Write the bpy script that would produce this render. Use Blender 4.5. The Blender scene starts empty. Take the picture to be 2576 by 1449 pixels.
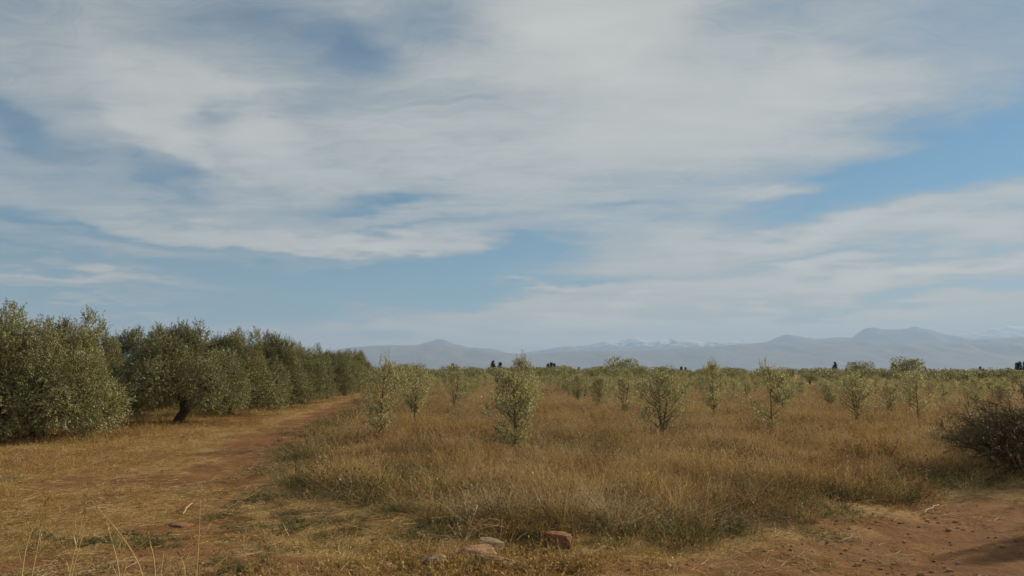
import bpy, bmesh, math, random
import numpy as np
from mathutils import Vector, Matrix, noise as mnoise

# ------------------------------------------------------------------ camera, sky, sun, exposure
SC = bpy.context.scene
COL = SC.collection
F = 2021.0; PITCH = math.radians(6.03); CAMZ = 1.8          # focal length for a 2576 px wide frame
CP, SP = math.cos(PITCH), math.sin(PITCH)
cam = bpy.data.cameras.new('camera'); camo = bpy.data.objects.new('camera', cam); COL.objects.link(camo)
camo.location = (0, 0, CAMZ); camo.rotation_euler = (math.pi/2 + PITCH, 0, 0)
cam.sensor_width = 36.0; cam.lens = 36.0*F/2576.0; cam.clip_start = 0.05; cam.clip_end = 200000.0
SC.camera = camo
SUN_AZ, SUN_EL = math.radians(60), math.radians(24)         # azimuth clockwise from +Y (view direction)
sun = bpy.data.lights.new('sun', 'SUN'); suno = bpy.data.objects.new('sun', sun); COL.objects.link(suno)
sun.energy = 4.9; sun.angle = math.radians(0.9); sun.color = (1.0, 0.84, 0.60)
sdir = Vector((math.sin(SUN_AZ)*math.cos(SUN_EL), math.cos(SUN_AZ)*math.cos(SUN_EL), math.sin(SUN_EL)))
suno.rotation_euler = (-sdir).to_track_quat('-Z', 'Y').to_euler()
SC.view_settings.view_transform = 'Standard'; SC.view_settings.look = 'None'
SC.view_settings.gamma = 1.0; SC.view_settings.exposure = 0.36; SC.view_settings.use_curve_mapping = False
SC.cycles.use_denoising = True; SC.cycles.use_adaptive_sampling = True; SC.cycles.adaptive_threshold = 0.014
SC.cycles.max_bounces = 5; SC.cycles.diffuse_bounces = 2; SC.cycles.glossy_bounces = 2
SC.cycles.transmission_bounces = 4; SC.cycles.volume_bounces = 1; SC.cycles.transparent_max_bounces = 8

def ray(px, py):
    u = (px-1288.0)/F; v = (724.5-py)/F
    return Vector((u, CP - v*SP, SP + v*CP))
def G(px, py, z=0.0):                                       # picture point -> ground point
    d = ray(px, py); t = (z-CAMZ)/d.z
    return Vector((d.x*t, d.y*t, z))
def AT(px, py, Y):                                          # picture point -> point at depth Y
    d = ray(px, py); t = Y/d.y
    return Vector((d.x*t, Y, CAMZ + d.z*t))

class NT:                                                   # small node-tree helper
    def __init__(s, tree): s.t = tree; s.n = tree.nodes; s.l = tree.links
    def new(s, typ, **kw):
        n = s.n.new(typ)
        for k, v in kw.items(): setattr(n, k, v)
        return n
    def link(s, a, b): s.l.new(a, b)
    def put(s, sock, v):
        if isinstance(v, bpy.types.NodeSocket): s.l.new(v, sock)
        elif v is not None: sock.default_value = v
    def math(s, op, a, b=None, c=None, clamp=False):
        n = s.new('ShaderNodeMath', operation=op, use_clamp=clamp)
        for i, v in enumerate((a, b, c)):
            if v is not None: s.put(n.inputs[i], v)
        return n.outputs[0]
    def vmath(s, op, a, b=None, out=0):
        n = s.new('ShaderNodeVectorMath', operation=op); s.put(n.inputs[0], a)
        if b is not None: s.put(n.inputs[1], b)
        return n.outputs[out]
    def noise(s, vec, scale, detail=4.0, rough=0.55, dist=0.0):
        n = s.new('ShaderNodeTexNoise'); s.put(n.inputs['Vector'], vec)
        n.inputs['Scale'].default_value = scale; n.inputs['Detail'].default_value = detail
        n.inputs['Roughness'].default_value = rough; n.inputs['Distortion'].default_value = dist
        return n
    def mix(s, fac, a, b, blend='MIX'):
        n = s.new('ShaderNodeMix', data_type='RGBA', blend_type=blend)
        s.put(n.inputs[0], fac); s.put(n.inputs[6], a); s.put(n.inputs[7], b)
        return n.outputs[2]
    def ramp(s, fac, stops, interp='LINEAR'):
        n = s.new('ShaderNodeValToRGB'); s.put(n.inputs[0], fac); cr = n.color_ramp; cr.interpolation = interp
        while len(cr.elements) < len(stops): cr.elements.new(0.5)
        for e, (p, c) in zip(cr.elements, stops): e.position = p; e.color = tuple(c) + (1,) if len(c) == 3 else c
        return n.outputs[0]
    def maprange(s, v, a, b, c=0.0, d=1.0, smooth=True):
        n = s.new('ShaderNodeMapRange', interpolation_type='SMOOTHSTEP' if smooth else 'LINEAR')
        s.put(n.inputs[0], v)
        for i, x in enumerate((a, b, c, d)): n.inputs[i+1].default_value = x
        return n.outputs[0]

def build_sky():
    w = bpy.data.worlds.new('World'); SC.world = w; w.use_nodes = True
    w.node_tree.nodes.clear(); t = NT(w.node_tree)
    sky = t.new('ShaderNodeTexSky', sky_type='NISHITA'); sky.sun_disc = False
    sky.sun_elevation = SUN_EL; sky.sun_rotation = SUN_AZ; sky.altitude = 450; sky.air_density = 1.0
    sky.dust_density = 0.3; sky.ozone_density = 2.0
    d = t.new('ShaderNodeTexCoord').outputs['Generated']
    sep = t.new('ShaderNodeSeparateXYZ'); t.link(d, sep.inputs[0])
    az = t.math('ARCTAN2', sep.outputs[0], sep.outputs[1])
    el = t.math('ARCSINE', sep.outputs[2])
    comb = t.new('ShaderNodeCombineXYZ'); t.link(az, comb.inputs[0]); t.link(el, comb.inputs[1]); comb.inputs[2].default_value = 1.0
    # a flat cloud deck seen in perspective: horizontal direction divided by height
    zz = t.math('MAXIMUM', t.math('ADD', sep.outputs[2], 0.10), 0.06)
    deck = t.new('ShaderNodeCombineXYZ')
    t.link(t.math('DIVIDE', sep.outputs[0], zz), deck.inputs[0]); t.link(t.math('DIVIDE', sep.outputs[1], zz), deck.inputs[1])
    warp = t.noise(deck.outputs[0], 1.1, 1.0, 0.5)
    wv = t.vmath('MULTIPLY', t.vmath('SUBTRACT', warp.outputs['Color'], (0.5, 0.5, 0.5)), (0.20, 0.10, 0.0))
    warp2 = t.noise(deck.outputs[0], 4.5, 2.0, 0.55)
    wv2 = t.vmath('MULTIPLY', t.vmath('SUBTRACT', warp2.outputs['Color'], (0.5, 0.5, 0.5)), (0.09, 0.045, 0.0))
    pos = t.vmath('ADD', t.vmath('ADD', comb.outputs[0], wv), wv2)
    # openings (negative) and thick banks (positive) of the cloud sheet: px, py, rx, ry, tilt, weight
    blobs = [(860, 735, 330, 62, 2, -1.05), (1180, 690, 230, 42, 4, -0.6), (1330, 640, 120, 22, 5, -0.5), (1470, 705, 110, 26, 0, -0.7),
             (420, 800, 460, 40, 0, -0.75), (130, 640, 300, 24, -3, -0.5), (640, 660, 260, 26, -3, -0.55),
             (2480, 345, 300, 88, 12, -1.0), (2230, 405, 330, 36, 14, -0.55), (2570, 440, 220, 50, 0, -0.6),
             (850, 170, 130, 120, 20, -0.42), (640, 60, 220, 80, -20, -0.26), (1080, 60, 150, 80, 0, -0.32),
             (70, 320, 170, 45, -14, -0.5), (450, 440, 110, 38, -30, -0.38), (590, 290, 60, 35, 20, -0.42), (960, 497, 150, 20, 5, -0.75),
             (1560, 545, 90, 16, 2, -0.4), (40, 545, 150, 50, -10, -0.4), (350, 588, 420, 12, -3, -0.4), (100, 10, 330, 60, 0, -0.22),
             (2480, 20, 380, 90, 0, -0.3), (1900, 20, 250, 50, 0, -0.15), (1100, 570, 220, 12, 0, -0.3), (2250, 625, 420, 14, 5, -0.25), (2250, 745, 420, 12, 4, -0.3),
             (1480, 110, 260, 170, -15, 0.34), (430, 190, 320, 75, -28, 0.28), (700, 310, 190, 70, -20, 0.10), (480, 350, 130, 26, -38, 0.22), (770, 150, 60, 50, 30, 0.12),
             (2120, 440, 240, 20, 8, 0.75), (2200, 545, 520, 34, 5, 0.5), (900, 605, 320, 26, -5, 0.45), (1370, 725, 120, 20, -3, 0.7),
             (1150, 785, 300, 24, 3, 0.5), (2250, 680, 520, 26, 5, 0.5), (2000, 800, 700, 30, 2, 0.5), (1350, 850, 520, 30, 0, 0.4), (1900, 260, 460, 110, 14, 0.26), (260, 690, 220, 22, -4, 0.4), (300, 765, 260, 9, -2, 0.35), (920, 20, 110, 40, 0, 0.2), (1800, 865, 900, 40, 0, 0.45)]
    total = None
    for (px, py, rx, ry, rot, a) in blobs:
        r = ray(px, py).normalized()
        a0, e0, c, n = math.atan2(r.x, r.y), math.asin(r.z), math.cos(math.radians(rot)), math.sin(math.radians(rot))
        ux, uy, vx, vy = c*F/rx, n*F/rx, -n*F/ry, c*F/ry
        u = t.vmath('DOT_PRODUCT', pos, (ux, uy, -(ux*a0+uy*e0)), out=1); v = t.vmath('DOT_PRODUCT', pos, (vx, vy, -(vx*a0+vy*e0)), out=1)
        q = t.math('MULTIPLY_ADD', u, u, t.math('MULTIPLY', v, v))
        g = t.math('EXPONENT', t.math('MULTIPLY', q, -1.0))
        total = t.math('MULTIPLY_ADD', g, a, total if total is not None else 0.0)
    stretch = t.new('ShaderNodeMapping'); t.link(t.vmath('ADD', deck.outputs[0], wv), stretch.inputs[0])
    stretch.inputs['Rotation'].default_value = (0, 0, math.radians(24)); stretch.inputs['Scale'].default_value = (0.45, 1.15, 1)
    n1 = t.noise(stretch.outputs[0], 1.3, 5.0, 0.56, 0.6).outputs['Fac']
    n2 = t.noise(stretch.outputs[0], 6.0, 4.0, 0.62, 0.4).outputs['Fac']
    dens = t.math('ADD', t.math('ADD', total, 0.63), t.math('MULTIPLY', t.math('SUBTRACT', n1, 0.5), 0.85))
    dens = t.math('ADD', dens, t.math('MULTIPLY', t.math('SUBTRACT', n2, 0.5), 0.34))
    fib = t.new('ShaderNodeMapping'); t.link(t.vmath('ADD', stretch.outputs[0], t.vmath('MULTIPLY', warp2.outputs['Color'], (0.5, 0.5, 0.0))), fib.inputs[0])
    fib.inputs['Rotation'].default_value = (0, 0, math.radians(8)); fib.inputs['Scale'].default_value = (0.35, 1.3, 1)
    n3 = t.noise(fib.outputs[0], 13.0, 4.0, 0.62, 0.5).outputs['Fac']
    dens = t.math('ADD', dens, t.math('MULTIPLY', t.math('SUBTRACT', n3, 0.5), 0.30))
    cover = t.maprange(dens, -0.12, 0.88, 0.05, 0.94)
    ccol = t.ramp(t.math('MULTIPLY', dens, 0.72), [(0.15, (3.5, 4.0, 4.15)), (0.40, (4.25, 4.45, 4.4)), (0.60, (5.3, 5.4, 5.1)), (1.0, (7.0, 6.95, 6.4))])
    low = t.maprange(el, 0.03, 0.20, 1.0, 0.0)          # cloud light reddens towards the horizon
    ccol = t.mix(low, ccol, t.mix(1.0, ccol, (1.22, 1.06, 0.84, 1), 'MULTIPLY'))
    skyc = t.mix(1.0, sky.outputs[0], (0.32, 0.615, 0.70, 1), 'MULTIPLY')
    col = t.mix(cover, skyc, ccol)
    bg = t.new('ShaderNodeBackground'); t.link(col, bg.inputs[0]); bg.inputs[1].default_value = 0.080
    out = t.new('ShaderNodeOutputWorld'); t.link(bg.outputs[0], out.inputs[0])
build_sky()
SC.world.cycles.sampling_method = 'MANUAL'; SC.world.cycles.sample_map_resolution = 512

# ------------------------------------------------------------------ helpers
R = np.random.default_rng(7)
def tag(o, label=None, cat=None, group=None, kind=None):
    for k, v in (('label', label), ('category', cat), ('group', group), ('kind', kind)):
        if v: o[k] = v
    return o
def mesh_from(name, V, Fc, mat=None, smooth=False):
    me = bpy.data.meshes.new(name); V = np.asarray(V, np.float32)
    if isinstance(Fc, np.ndarray):                          # uniform faces, fast path
        n, k = Fc.shape
        me.vertices.add(len(V)); me.vertices.foreach_set('co', V.ravel())
        me.loops.add(n*k); me.loops.foreach_set('vertex_index', Fc.astype(np.int32).ravel())
        me.polygons.add(n); me.polygons.foreach_set('loop_start', np.arange(0, n*k, k, dtype=np.int32))
        me.update(calc_edges=True); me.validate()
    else:
        me.from_pydata([tuple(v) for v in V], [], Fc); me.update()
    if mat: me.materials.append(mat)
    if smooth: me.polygons.foreach_set('use_smooth', np.ones(len(me.polygons), bool))
    return me
def attr(me, name, vals, typ='FLOAT', dom='POINT'):
    a = me.attributes.new(name, typ, dom); vals = np.asarray(vals)
    a.data.foreach_set('vector' if typ == 'FLOAT_VECTOR' else 'value', vals.ravel().astype(np.int32 if typ == 'INT' else np.float32))
def obj(name, me, parent=None, loc=None):
    o = bpy.data.objects.new(name, me); COL.objects.link(o)
    if parent: o.parent = parent
    if loc is not None: o.location = loc
    return o
def empty(name, loc=(0, 0, 0), rz=0.0, s=1.0):
    o = bpy.data.objects.new(name, None); COL.objects.link(o); o.empty_display_size = 0.2
    o.location = loc; o.rotation_euler = (0, 0, rz); o.scale = (s,)*3 if not hasattr(s, '__len__') else s
    return o
def _hash(ix, iy, seed):
    h = (ix.astype(np.int64)*374761393 + iy.astype(np.int64)*668265263 + seed*1442695041) & 0xFFFFFFFF
    h = ((h ^ (h >> 13))*1274126177) & 0xFFFFFFFF
    return ((h ^ (h >> 16)) & 0xFFFFFF)/float(0xFFFFFF)
def vnoise(x, y, seed=0):                                   # value noise 0..1
    x = np.asarray(x, float); y = np.asarray(y, float)
    ix, iy = np.floor(x), np.floor(y); fx, fy = x-ix, y-iy
    fx = fx*fx*(3-2*fx); fy = fy*fy*(3-2*fy)
    a, b = _hash(ix, iy, seed), _hash(ix+1, iy, seed); c, d = _hash(ix, iy+1, seed), _hash(ix+1, iy+1, seed)
    return a*(1-fx)*(1-fy) + b*fx*(1-fy) + c*(1-fx)*fy + d*fx*fy
def fbm(x, y, seed=0, o=4):
    s = 0; a = 0.5
    for k in range(o): s = s + a*vnoise(x*2**k, y*2**k, seed+17*k); a *= 0.5
    return s/(1-0.5**o)

def sdist(x, y, poly):                                      # signed distance, positive inside
    x = np.asarray(x, float); y = np.asarray(y, float); P = np.asarray(poly, float)
    dmin = np.full(x.shape, 1e9); ins = np.zeros(x.shape, bool); n = len(P)
    for i in range(n):
        ax, ay = P[i]; bx, by = P[(i+1) % n]; ex, ey = bx-ax, by-ay
        tt = np.clip(((x-ax)*ex + (y-ay)*ey)/(ex*ex+ey*ey+1e-12), 0, 1)
        dmin = np.minimum(dmin, np.hypot(x-ax-tt*ex, y-ay-tt*ey))
        c = (ay > y) != (by > y)
        ins ^= c & (x < (bx-ax)*(y-ay)/(by-ay+1e-12) + ax)
    return np.where(ins, dmin, -dmin)
def gp(pts): return [tuple(G(*p)[:2]) for p in pts]
FIELD = gp([(935, 985), (905, 1022), (850, 1052), (790, 1080), (735, 1112), (700, 1150), (684, 1192), (705, 1235), (830, 1283), (1000, 1318), (1150, 1342),
            (1300, 1364), (1450, 1376), (1650, 1367), (1850, 1356), (1960, 1336), (2060, 1302), (2200, 1272), (2350, 1247), (2576, 1215), (2900, 1180)]) + [(160, 16), (300, 400), (-70, 400), (-24, 120)]
PATH = gp([(925, 988), (890, 1005), (800, 1036), (690, 1072), (590, 1106), (545, 1150), (520, 1200), (505, 1235), (600, 1262), (690, 1240), (684, 1192),
           (700, 1150), (735, 1112), (790, 1080), (850, 1052), (905, 1022), (935, 990)]) + [(-16.5, 110), (-17.6, 110)]
TRACK = gp([(2900, 1185), (2576, 1228), (2350, 1262), (2200, 1290), (2080, 1325), (1950, 1372), (1780, 1415), (1640, 1449), (1500, 1520)]) + [(0.6, 3.5), (1.5, -3.0), (9, -6), (40, 9)]
def field_sd(x, y): return sdist(x, y, FIELD) + 1.0*(fbm(np.asarray(x)*0.9, np.asarray(y)*0.9, 3)-0.5)
def dirt_amount(x, y):
    x = np.asarray(x, float); y = np.asarray(y, float)
    nz = fbm(x*0.7, y*0.7, 11)-0.5; n2 = fbm(x*1.9, y*2.6, 12)-0.5
    p = np.clip(sdist(x, y, PATH)/0.9 + 0.75 + nz*1.6 + n2*1.4, 0, 1)
    t = np.clip(sdist(x, y, TRACK)/0.8 + 0.45 + nz*1.5 + n2*1.6, 0, 1)
    g = np.clip((fbm(x*0.55, y*0.9, 21)-0.52)*5.5, 0, 0.9)*(y < 16)
    return np.maximum(np.maximum(p, t), g)
def gz(x, y):                                               # height of the ground
    x = np.asarray(x, float); y = np.asarray(y, float); r = np.hypot(x, y)
    near = np.clip(1.4-r/45.0, 0, 1)
    h = 0.13*(fbm(x*0.33, y*0.33, 5)-0.5) + 0.07*(fbm(x*1.3, y*1.3, 6)-0.5)
    fs = np.clip((sdist(x, y, FIELD)+0.5)/1.2, 0, 1)*0.06
    td = sdist(x, y, TRACK); tr = np.clip(td/0.7, 0, 1)*-0.05 + np.clip(td, 0, 1)*(0.05*(fbm(x*1.1+y*0.5, y*2.6-x*1.2, 91)-0.5) - 0.035*np.exp(-((td-1.25)/0.22)**2) - 0.03*np.exp(-((td-2.7)/0.25)**2))
    return near*(h+fs+tr) + 0.012*(fbm(x*5, y*5, 8)-0.5)*near
def gz1(x, y): return float(gz(np.array([x]), np.array([y]))[0])

# ------------------------------------------------------------------ materials
def new_mat(name):
    m = bpy.data.materials.new(name); m.use_nodes = True; m.node_tree.nodes.clear(); t = NT(m.node_tree)
    out = t.new('ShaderNodeOutputMaterial'); return m, t, out
def principled(t, out, col, rough=0.9, spec=0.2, normal=None):
    b = t.new('ShaderNodeBsdfPrincipled'); t.put(b.inputs['Base Color'], col); t.put(b.inputs['Roughness'], rough)
    b.inputs['Specular IOR Level'].default_value = spec
    if normal is not None: t.link(normal, b.inputs['Normal'])
    t.link(b.outputs[0], out.inputs[0]); return b
def bump(t, h, strength, dist=0.02):
    b = t.new('ShaderNodeBump'); t.put(b.inputs['Height'], h); b.inputs['Strength'].default_value = strength; b.inputs['Distance'].default_value = dist
    return b.outputs[0]
def leafy(name, front, back, vary=0.35, trans=0.3, spec=0.35, rough=0.5):
    """leaf material: upper side, paler underside, per-leaf and per-plant variation"""
    m, t, out = new_mat(name)
    rnd = t.new('ShaderNodeAttribute', attribute_name='rnd').outputs['Fac']
    orn = t.new('ShaderNodeObjectInfo').outputs['Random']
    bf = t.new('ShaderNodeNewGeometry').outputs['Backfacing']
    col = t.mix(bf, tuple(front)+(1,), tuple(back)+(1,))
    k = t.math('ADD', t.math('MULTIPLY', t.math('SUBTRACT', rnd, 0.5), vary*2), t.math('MULTIPLY_ADD', orn, 0.24, 0.88))
    col = t.mix(1.0, col, k, 'MULTIPLY')
    hs = t.new('ShaderNodeHueSaturation'); t.link(col, hs.inputs['Color']); t.link(t.math('MULTIPLY_ADD', rnd, 0.04, 0.478), hs.inputs['Hue'])
    b = t.new('ShaderNodeBsdfPrincipled'); t.link(hs.outputs[0], b.inputs['Base Color']); b.inputs['Roughness'].default_value = rough
    b.inputs['Specular IOR Level'].default_value = spec
    tr = t.new('ShaderNodeBsdfTranslucent'); t.link(t.mix(1.0, hs.outputs[0], (1.15, 1.12, 0.65, 1), 'MULTIPLY'), tr.inputs[0])
    mx = t.new('ShaderNodeMixShader'); mx.inputs[0].default_value = trans
    t.link(b.outputs[0], mx.inputs[1]); t.link(tr.outputs[0], mx.inputs[2]); t.link(mx.outputs[0], out.inputs[0])
    return m
def grassy(name, stops, patch, trans=0.25, patch_scale=0.22):
    """dry stalks: colour from a per-stalk value, drifting in patches over the field"""
    m, t, out = new_mat(name)
    rnd = t.new('ShaderNodeAttribute', attribute_name='rnd').outputs['Fac']
    oi = t.new('ShaderNodeObjectInfo')
    v = t.math('ADD', t.math('MULTIPLY', rnd, 0.75), t.math('MULTIPLY', oi.outputs['Random'], 0.25))
    col = t.ramp(v, stops)
    pos = t.new('ShaderNodeNewGeometry').outputs['Position']
    n = t.noise(pos, patch_scale, 3.0, 0.6).outputs['Fac']
    col = t.mix(t.maprange(n, 0.40, 0.66, 0.0, 0.75), col, t.mix(1.0, col, tuple(patch)+(1,), 'MULTIPLY'))
    b = t.new('ShaderNodeBsdfPrincipled'); t.link(col, b.inputs['Base Color']); b.inputs['Roughness'].default_value = 0.7; b.inputs['Specular IOR Level'].default_value = 0.25
    tr = t.new('ShaderNodeBsdfTranslucent'); t.link(col, tr.inputs[0])
    mx = t.new('ShaderNodeMixShader'); mx.inputs[0].default_value = trans
    t.link(b.outputs[0], mx.inputs[1]); t.link(tr.outputs[0], mx.inputs[2]); t.link(mx.outputs[0], out.inputs[0])
    return m
M = {}
M['olive'] = leafy('olive_leaf', (0.18, 0.175, 0.065), (0.32, 0.305, 0.16), 0.32, 0.15, 0.35, 0.5)
M['young'] = leafy('young_olive_leaf', (0.235, 0.22, 0.10), (0.50, 0.47, 0.29), 0.38, 0.32, 0.35, 0.5)
M['cypress'] = leafy('cypress_leaf', (0.020, 0.026, 0.020), (0.03, 0.036, 0.028), 0.4, 0.05)
M['bushleaf'] = leafy('bush_leaf', (0.115, 0.085, 0.042), (0.14, 0.11, 0.06), 0.5, 0.15)
M['drytwig'] = leafy('dry_twig', (0.13, 0.100, 0.055), (0.13, 0.100, 0.055), 0.5, 0.1, 0.2, 0.8)
M['straw'] = grassy('straw_grass', [(0.0, (0.21, 0.128, 0.046)), (0.35, (0.35, 0.23, 0.083)), (0.75, (0.50, 0.36, 0.145)), (1.0, (0.76, 0.61, 0.34))], (0.92, 0.82, 0.72))
M['brown'] = grassy('brown_grass', [(0.0, (0.13, 0.072, 0.032)), (0.5, (0.265, 0.163, 0.066)), (1.0, (0.46, 0.31, 0.13))], (0.90, 0.80, 0.70))
M['golden'] = grassy('golden_grass', [(0.0, (0.22, 0.13, 0.042)), (0.5, (0.41, 0.275, 0.092)), (1.0, (0.62, 0.48, 0.215))], (0.74, 0.62, 0.52))
M['green'] = grassy('grey_green_weed', [(0.0, (0.065, 0.07, 0.027)), (0.5, (0.13, 0.125, 0.045)), (1.0, (0.26, 0.225, 0.09))], (0.9, 0.8, 0.7))
M['pale_straw'] = grassy('pale_matted_straw', [(0.0, (0.28, 0.19, 0.095)), (0.5, (0.46, 0.34, 0.18)), (1.0, (0.66, 0.54, 0.34))], (0.85, 0.72, 0.62))
def bark(name, c1, c2):
    m, t, out = new_mat(name); p = t.new('ShaderNodeTexCoord').outputs['Object']
    n = t.noise(p, 9.0, 6.0, 0.65, 0.5).outputs['Fac']
    principled(t, out, t.ramp(n, [(0.3, c1), (0.7, c2)]), 0.95, 0.1, bump(t, n, 0.8, 0.03)); return m
M['bark'] = bark('olive_bark', (0.045, 0.036, 0.026), (0.13, 0.105, 0.075)); M['young_bark'] = bark('young_olive_bark', (0.10, 0.078, 0.05), (0.22, 0.18, 0.125))
def rock_mat(name, c1, c2, c3):
    m, t, out = new_mat(name); p = t.new('ShaderNodeTexCoord').outputs['Object']
    n = t.noise(p, 8.0, 8.0, 0.65).outputs['Fac']; n2 = t.noise(p, 32.0, 5.0, 0.7).outputs['Fac']
    col = t.mix(t.maprange(n2, 0.42, 0.62, 0, 0.6), t.ramp(n, [(0.35, c1), (0.65, c2)]), tuple(c3)+(1,))
    principled(t, out, col, 0.95, 0.15, bump(t, t.math('ADD', n, t.math('MULTIPLY', n2, 0.5)), 0.7, 0.02)); return m
M['rock_red'] = rock_mat('red_sandstone', (0.155, 0.070, 0.038), (0.25, 0.12, 0.066), (0.33, 0.19, 0.11))
M['rock_pink'] = rock_mat('pink_stone', (0.30, 0.165, 0.095), (0.45, 0.28, 0.17), (0.24, 0.11, 0.06))
M['rock_grey'] = rock_mat('grey_stone', (0.19, 0.135, 0.085), (0.33, 0.25, 0.165), (0.25, 0.155, 0.085))
def ground_mat():
    m, t, out = new_mat('red_soil_and_straw')
    pos = t.new('ShaderNodeNewGeometry').outputs['Position']
    dirt = t.new('ShaderNodeAttribute', attribute_name='dirt').outputs['Fac']
    n1 = t.noise(pos, 0.7, 6.0, 0.6).outputs['Fac']; n2 = t.noise(pos, 6.0, 6.0, 0.65).outputs['Fac']; n3 = t.noise(pos, 34.0, 5.0, 0.7).outputs['Fac']
    st = t.new('ShaderNodeMapping'); t.link(pos, st.inputs[0]); st.inputs['Scale'].default_value = (14, 46, 20); st.inputs['Rotation'].default_value = (0, 0, 0.2)
    n4 = t.noise(st.outputs[0], 1.0, 4.0, 0.6, 0.8).outputs['Fac']
    soil = t.ramp(t.math('ADD', t.math('MULTIPLY', n1, 0.5), t.math('MULTIPLY', n2, 0.5)), [(0.32, (0.108, 0.049, 0.020)), (0.5, (0.178, 0.086, 0.035)), (0.70, (0.285, 0.152, 0.064))])
    soil = t.mix(t.maprange(n3, 0.58, 0.75, 0, 0.55), soil, (0.40, 0.235, 0.12, 1))
    lit = t.ramp(n4, [(0.30, (0.15, 0.085, 0.034)), (0.5, (0.30, 0.19, 0.075)), (0.72, (0.48, 0.35, 0.155))])
    f = t.math('ADD', dirt, t.math('MULTIPLY', t.math('SUBTRACT', n2, 0.5), 0.9), clamp=True)
    f = t.maprange(f, 0.25, 0.95)
    col = t.mix(f, lit, soil)
    principled(t, out, col, 0.95, 0.1, bump(t, t.math('ADD', t.math('MULTIPLY', n2, 1.0), t.math('MULTIPLY', n3, 0.35)), 0.9, 0.05)); return m
M['ground'] = ground_mat()
def mountain_mat(name, snowline, snow):
    m, t, out = new_mat(name)
    g = t.new('ShaderNodeNewGeometry'); sep = t.new('ShaderNodeSeparateXYZ'); t.link(g.outputs['Position'], sep.inputs[0])
    n = t.noise(g.outputs['Position'], 0.0006, 8.0, 0.65).outputs['Fac']; n2 = t.noise(g.outputs['Position'], 0.0028, 6.0, 0.7).outputs['Fac']
    col = t.ramp(n, [(0.35, (0.10, 0.085, 0.07)), (0.65, (0.21, 0.17, 0.135))])
    if snow:
        h = t.math('ADD', t.math('DIVIDE', sep.outputs[2], snowline), t.math('MULTIPLY', t.math('SUBTRACT', n2, 0.5), 1.7))
        sepn = t.new('ShaderNodeSeparateXYZ'); t.link(g.outputs['Normal'], sepn.inputs[0])
        h = t.math('ADD', h, t.math('MULTIPLY', sepn.outputs[2], 0.2))
        col = t.mix(t.maprange(h, 1.08, 1.32, 0.0, 0.9), col, (0.86, 0.88, 0.9, 1))
    principled(t, out, col, 0.95, 0.1); return m

# ------------------------------------------------------------------ ground, path, track
def build_ground():
    fine = np.linspace(-48, 48, 520); coarse = np.linspace(48, 312, 67)[1:-1]
    ang = np.radians(np.concatenate([fine, coarse])); na = len(ang)
    r = np.concatenate([np.linspace(1.0, 5.0, 10)[:-1], np.geomspace(5.0, 90.0, 330), np.geomspace(90, 54000, 60)[1:]]); nr = len(r)
    A, RR = np.meshgrid(ang, r); X = (np.sin(A)*RR).ravel(); Y = (np.cos(A)*RR).ravel()
    Z = gz(X, Y); D = dirt_amount(X, Y)
    X = np.append(X, 0.0); Y = np.append(Y, 0.0); Z = np.append(Z, Z[:na].mean()); D = np.append(D, D[:na].mean())
    V = np.stack([X, Y, Z], 1)
    i, j = np.meshgrid(np.arange(nr-1), np.arange(na), indexing='ij'); j2 = (j+1) % na
    Q = np.stack([i*na+j, i*na+j2, (i+1)*na+j2, (i+1)*na+j], -1).reshape(-1, 4)[:, ::-1]
    C = V[Q].mean(1)
    on_path = sdist(C[:, 0], C[:, 1], PATH) > 0; on_track = (sdist(C[:, 0], C[:, 1], TRACK) > 0) & ~on_path
    tri = [[0*na+k, len(V)-1, (k+1) % na] for k in range(na)]
    for name, sel in (('ground', ~(on_path | on_track)), ('dirt_path', on_path), ('dirt_track', on_track)):
        q = Q[sel]; used, inv = np.unique(q, return_inverse=True); q2 = inv.reshape(-1, 4)
        me = mesh_from(name, V[used], q2, M['ground'], True); attr(me, 'dirt', D[used]); tag(obj(name, me), kind='structure')
    me = mesh_from('ground_underfoot', V, [tuple(x) for x in tri], M['ground'], True); attr(me, 'dirt', D)
    bm = bmesh.new(); bm.from_mesh(me); bmesh.ops.delete(bm, geom=[v for v in bm.verts if not v.link_faces], context='VERTS'); bm.to_mesh(me); bm.free()
    o = bpy.data.objects['ground']; tag(obj('ground_underfoot', me), kind='structure')
build_ground()

# ------------------------------------------------------------------ mountains and the air in front of them
def mountains(name, prof, dist, width, seed, mat, rough=0.5):
    prof = np.array(prof, float); n = 420
    px = np.linspace(prof[0, 0], prof[-1, 0], n); py = np.interp(px, prof[:, 0], prof[:, 1])
    u = (px-1288)/F
    h = np.maximum((938.6-py)/F*dist*np.sqrt(1+0*u), 0)
    jag = (fbm(px*0.055, px*0+seed, seed, 4)-0.5)*rough*dist*0.0045*np.clip(h/(0.012*dist), 0, 1)
    h = h + jag
    rows = np.concatenate([np.linspace(-1, 0, 26), np.linspace(0, 1, 8)[1:]])
    V = []
    for k in rows:
        Yd = dist + k*width; wv = (fbm(px*0.02 + k*3.1, px*0+k*4.0, seed+5, 5)-0.5)
        prof_k = (1-abs(k))**1.15
        z = h*prof_k*(1 + 0.6*wv*min(1, abs(k)*5)*(1-0.2*abs(k))) - 60*abs(k)
        V.append(np.stack([u*dist + (wv*0.02*dist)*min(1, abs(k)*4), np.full(n, Yd), z], 1))
    V = np.concatenate(V); nr = len(rows)
    i, j = np.meshgrid(np.arange(nr-1), np.arange(n-1), indexing='ij')
    Q = np.stack([i*n+j, i*n+j+1, (i+1)*n+j+1, (i+1)*n+j], -1).reshape(-1, 4)
    return tag(obj(name, mesh_from(name, V, Q, mat, True)), kind='structure')
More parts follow.
